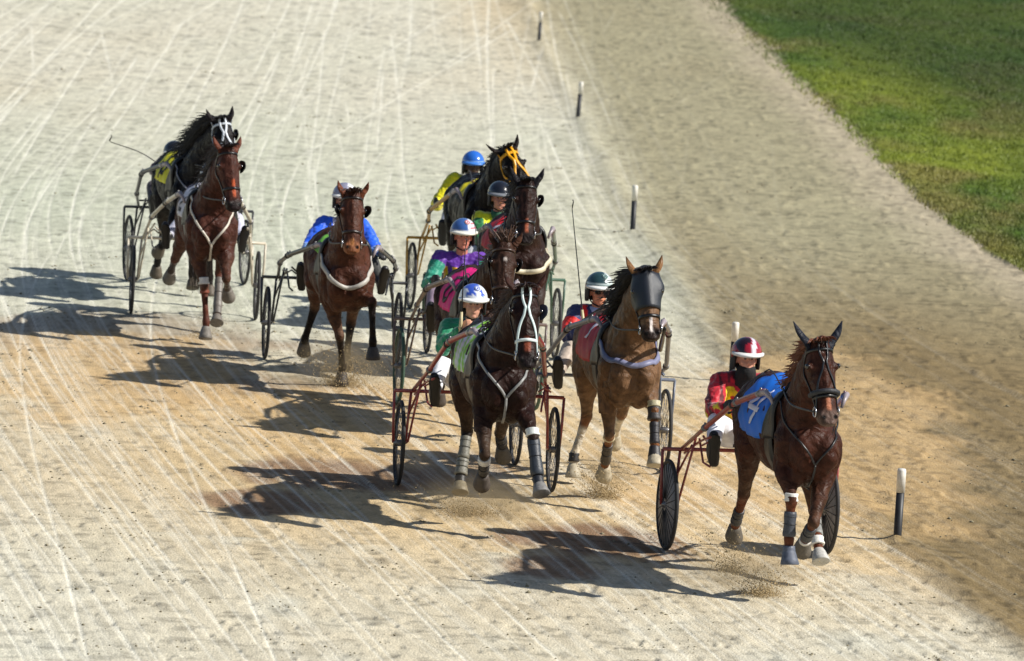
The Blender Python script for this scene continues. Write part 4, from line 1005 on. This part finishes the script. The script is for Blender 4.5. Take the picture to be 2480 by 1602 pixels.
# brown horse with pink cloth
horse(ORG[6], PSI[6], -.16, -.10, (.75, -.100, 1.775), (1.0, -.130, 1.23),
      [[(.40, -.30, .66), (.42, -.30, .40), (.46, -.30, .22)], [(.50, -.04, .60), (.26, -.04, .42), (.14, -.04, .34)]],
      [[(-1.0, -.34, .56), (-1.2, -.34, .28), (-1.3, -.34, .14)], [(-.8, -.02, .52), (-.55, -.02, .22), (-.45, -.02, .07)]],
      (92, 58, 42), 'brown horse with a pink cloth and a small white star', dict(
      cloth=dict(col=(216, 16, 118), digit=RING, dcol=(44, 30, 36), dw=.045, x=-.60, ang=96, mid=52), bridle=(60, 40, 30), forelock='up', boots={}, blinkers=[(1, .04, (30, 26, 26)), (-1, .04, (30, 26, 26))]),
      mane=(72, 48, 34), ears=(.17, .15), seed=6, blaze=((226, 214, 206), .020, .12, .17), hoofcol=(70, 62, 56), wind=.3)
sulky(ORG[6], PSI[6], (98, 82, 76), 'grey brown sulky with green tyres between the two middle horses', yoff=-.16, shin=(-1.3, .52, 1.0), shm=(-.7, .42, 1.22), tip=(-.1, .30, 1.37), tyrecol=(58, 84, 70))

# ------------------------------------------------------------------ the drivers
def J(base, fn=None):
    def f(Q, isarm, t):
        C = np.tile(lin(base), (len(Q), 1))
        if fn: fn(Q, isarm, t, C)
        return C
    return f
def H(base, fn=None):
    def f(Q):
        C = np.tile(lin(base), (len(Q), 1))
        if fn: fn(Q, C)
        return C
    return f
def splash(Q, isarm, t, C):
    n = fbm(Q[:, 1]*15+3, Q[:, 2]*13+Q[:, 0]*9, 2, 6); m = n > .61; C[m] = lin((236, 208, 30)); C[n < .30] = lin((96, 14, 26))
def hel9(Q, C):
    n = fbm(Q[:, 1]*14, Q[:, 2]*14+Q[:, 0]*6, 2, 3); C[n < .42] = lin((34, 14, 22)); C[(Q[:, 1] > .01) & (Q[:, 1] < .05) & (n > .52)] = lin((214, 210, 220))
driver(ORG[9], PSI[9], -.09, 'driver in red silks splashed with yellow and a red helmet behind the leading horse', J((188, 22, 44), splash), (232, 232, 240), H((150, 24, 40), hel9), headz=1.52, handR=(.36, -.23, 1.18), scarf=(20, 20, 22), skin=(208, 150, 128))
def hel7(Q, C):
    m = (Q[:, 2] > .075) & (abs(Q[:, 1]) < .085); n = fbm(Q[:, 1]*40, Q[:, 2]*40, 2, 3); C[m & (n > .38)] = lin((60, 90, 190)); C[(Q[:, 2] < .075) & (n > .7)] = lin((120, 150, 215))
m_clear = plain('clear_lens', (150, 140, 140), .12)
driver(ORG[7], PSI[7], -.10, 'driver in plain green silks and a white and blue helmet holding a whip upright', J((26, 132, 92)), (236, 236, 240), H((226, 230, 236), hel7), headz=1.535, handR=(.33, -.13, 1.35), gloves=(206, 150, 120), collar=(38, 48, 92), skin=(214, 156, 132), emblem=((232, 236, 244), (80, 110, 200)), glasses=None, visor=(232, 232, 230))
def navy(Q, isarm, t, C):
    C[isarm & (t > .35) & (t < .95)] = lin((222, 36, 32)); C[(~isarm) & (abs(abs(Q[:, 1])-.12) < .025) & (Q[:, 2] > 1.12)] = lin((222, 36, 32))
def hel8(Q, C):
    C[(Q[:, 1] > .03) & (Q[:, 2] > .05)] = lin((214, 222, 220)); C[(Q[:, 2] < .085)] = lin((180, 192, 190)); C[(Q[:, 2] > .060) & (Q[:, 2] < .073)] = lin((70, 92, 88))
m_dark_lens = plain('dark_lens', (18, 16, 18), .12)
driver(ORG[8], PSI[8], .0, 'driver in navy silks with red bands, a green and white helmet and sunglasses', J((44, 52, 98), navy), (176, 160, 146), H((40, 66, 70), hel8), headz=1.525, glasses=m_dark_lens, handR=(.32, -.17, 1.25), collar=(176, 180, 214), skin=(212, 140, 108), emblem=((150, 176, 170), (52, 80, 84)), yawh=6)
def blue3(Q, isarm, t, C):
    C[(~isarm) & (abs(Q[:, 1]) < .10)] = lin((206, 204, 226)); C[isarm & (t > 1.3)] = lin((96, 156, 232))
def hel3(Q, C): C[(Q[:, 1] > .02)] = lin((234, 234, 240))
driver(ORG[3], PSI[3], .05, 'driver in bright blue and white silks mostly hidden behind the red bay horse', J((20, 92, 226), blue3), (60, 60, 58), H((140, 140, 160), hel3), headz=1.585, handR=(.36, -.36, 1.13), handL=(.38, .34, 1.12), dz=.02)
driver(ORG[2], PSI[2], .12, 'driver with black boots hidden behind the bay horse at the left', J((120, 116, 150)), (196, 196, 214), H((60, 60, 66)), headz=1.45, dz=-.05)
driver(ORG[1], PSI[1], -.18, 'driver in dark maroon silks hidden behind the near black horse', J((70, 40, 60)), (60, 52, 60), H((30, 30, 34)), headz=1.36, lean=-.1, dz=-.12)
driver(ORG[4], PSI[4], -.05, 'driver in yellow silks and a blue helmet at the back', J((226, 216, 14)), (214, 214, 226), H((40, 104, 200), lambda Q, C: C.__setitem__(Q[:, 2] < .07, lin((150, 190, 235)))), headz=1.545, handR=(.20, -.40, 1.16), skin=(90, 66, 60), visor=(60, 120, 205), dz=.075)
def green5(Q, isarm, t, C):
    C[(~isarm) & (Q[:, 2] > 1.20+abs(abs(Q[:, 1])-.10)*1.4)] = lin((214, 214, 24)); C[isarm & (t < .22)] = lin((214, 214, 24))
driver(ORG[5], PSI[5], .0, 'driver in green silks with a yellow yoke and a glossy black helmet', J((30, 112, 62), green5), (200, 200, 205), H((26, 28, 36)), headz=1.58, skin=(206, 140, 122), visor=(120, 124, 130), collar=(40, 92, 66), dz=.04)
def purple(Q, isarm, t, C):
    zig = 1.24+.035*np.sign(np.sin(Q[:, 1]*75)); m = (~isarm) & (Q[:, 2] < zig+.02) & (Q[:, 2] > zig-.11) & (Q[:, 0] > -.05); C[m] = lin((240, 178, 10)); C[isarm & (t > .28)] = lin((36, 142, 116))
def hel6(Q, C):
    C[(Q[:, 2] > .07) & (Q[:, 1] < .03)] = lin((60, 96, 160)); C[(Q[:, 1] > .05) & (np.sin(Q[:, 2]*160) > 0)] = lin((200, 60, 66))
driver(ORG[6], PSI[6], -.12, 'driver in purple and green silks with jagged yellow on the chest', J((92, 38, 150), purple), (150, 130, 150), H((220, 222, 230), hel6), headz=1.575, emblem=((232, 226, 230), (190, 60, 70)), skin=(206, 130, 112), visor=(226, 224, 214), handR=(.34, -.30, 1.19), dz=.04)

# whips, each in a hand
a7 = P(7, -1.585, -.23, 1.41)
whip([a7, a7+Vector((0, 0, .35)), a7+Vector((0, .05, .62))], .0075, 'thin black whip held upright by the driver in green')
a8 = P(8, -1.62, -.17, 1.30)
whip([a8, a8.lerp(P(8, -1.8, -.296, 2.236), .4), P(8, -1.8, -.296, 2.236)], .0075, 'long thin whip rising above the driver in navy and red')
a6 = P(6, -1.58, -.02, 1.12)
whip([a6, a6+Vector((.01, 0, .3)), a6+Vector((-.06, 0, .66))], .006, 'thin whip in front of the driver in purple')
a1 = P(1, -1.55, -.28, 1.22)
whip([a1, P(1, -1.5, -.6, 1.42), P(1, -1.5, -.95, 1.53)], .008, 'black whip trailing out to the left of the near black horse')

# ------------------------------------------------------------------ sand thrown up by the hooves
def burst(c, n, sx, sy, h, seed, label, sz=(.002, .0075)):
    rng = np.random.RandomState(seed); z = np.abs(rng.normal(0, h, n)); f = .35+z/h*.5
    Q = np.stack([c.x+rng.normal(0, sx, n)*f, c.y+rng.normal(0, sy, n)*f, z+.004], -1)
    nb = n//3; Q[:nb, 2] = np.abs(rng.normal(0, h*.22, nb)); Q[:nb, :2] = np.array([c.x, c.y])+rng.normal(0, .5, (nb, 2))*[sx, sy]
    s = rng.uniform(sz[0], sz[1], n)*rng.uniform(.4, 1, n)
    o = rocks('flying_sand', Q, s, m_spray, seed, 1.); tag(o, label, 'flying sand', 'sand thrown up by hooves', 'stuff')
burst(P(9, .10, -.35, 0), 2600, .17, .16, .12, 1, 'crumbly splash of sand left of the front hooves of the number 4 horse')
burst(P(9, -1.0, -.33, 0), 1600, .13, .16, .13, 2, 'small splash of sand under the lifted hind hoof of the number 4 horse')
burst(P(7, -.55, -.18, 0), 2600, .24, .3, .07, 3, 'low spray of sand behind the centre dark horse')
burst(P(8, -.25, -.12, 0), 3400, .15, .2, .16, 4, 'tall burst of sand around the front hoof of the hooded horse')
burst(P(3, -.15, -.02, 0), 3200, .22, .25, .17, 5, 'wide cloud of sand under the red bay horse', (.003, .008))
burst(P(3, .5, .35, 0), 900, .5, .35, .22, 6, 'fine loose grains flying right of the red bay horse', (.002, .006))
burst(P(2, -.2, .0, 0), 500, .16, .2, .06, 7, 'faint spray of sand under the bay horse at the left')

# soft dust hanging where the hooves have just struck
def dust(c, r, dens, seed, label):
    b = MB(); b.ell((0, 0, 0), r, seg=24, rings=16); m = bpy.data.materials.new('hanging_dust'); m.use_nodes = True; N = m.node_tree; L = N.links
    N.nodes.remove(N.nodes['Principled BSDF']); v = N.nodes.new('ShaderNodeVolumePrincipled'); v.inputs['Color'].default_value = (*lin((214, 190, 150)), 1); v.inputs['Anisotropy'].default_value = .2
    tc = N.nodes.new('ShaderNodeTexCoord'); nz = N.nodes.new('ShaderNodeTexNoise'); nz.inputs['Scale'].default_value = 7; nz.inputs['Detail'].default_value = 5; L.new(tc.outputs['Object'], nz.inputs['Vector'])
    dv = N.nodes.new('ShaderNodeVectorMath'); dv.operation = 'DIVIDE'; dv.inputs[1].default_value = r; L.new(tc.outputs['Object'], dv.inputs[0])
    ln = N.nodes.new('ShaderNodeVectorMath'); ln.operation = 'LENGTH'; L.new(dv.outputs[0], ln.inputs[0])
    f = N.nodes.new('ShaderNodeMapRange'); f.interpolation_type = 'SMOOTHSTEP'; f.inputs['From Min'].default_value = 0; f.inputs['From Max'].default_value = .98; f.inputs['To Min'].default_value = 1; f.inputs['To Max'].default_value = 0; L.new(ln.outputs['Value'], f.inputs['Value'])
    g = N.nodes.new('ShaderNodeMapRange'); g.inputs['From Min'].default_value = .38; g.inputs['From Max'].default_value = .68; g.inputs['To Min'].default_value = .15; g.inputs['To Max'].default_value = dens; L.new(nz.outputs['Fac'], g.inputs['Value'])
    mu = N.nodes.new('ShaderNodeMath'); mu.operation = 'MULTIPLY'; L.new(f.outputs[0], mu.inputs[0]); L.new(g.outputs[0], mu.inputs[1]); L.new(mu.outputs[0], v.inputs['Density'])
    L.new(v.outputs[0], N.nodes['Material Output'].inputs['Volume'])
    o = b.build('dust', m); o.location = c; tag(o, label, 'dust', 'dust hanging behind hooves', 'stuff')
dust(P(3, -.3, -.02, .20), (.62, .75, .34), 2.6, 1, 'pale dust hanging under and behind the red bay horse')
dust(P(8, -.35, -.12, .18), (.34, .45, .28), 2.8, 2, 'small puff of dust round the planted foot of the hooded horse')
dust(P(7, -.5, -.10, .12), (.7, .8, .24), 2.8, 3, 'low dust behind the hooves of the centre dark horse')
dust(P(9, -.4, -.36, .10), (.65, .8, .20), 2.8, 4, 'low dust behind the hooves of the number 4 horse')
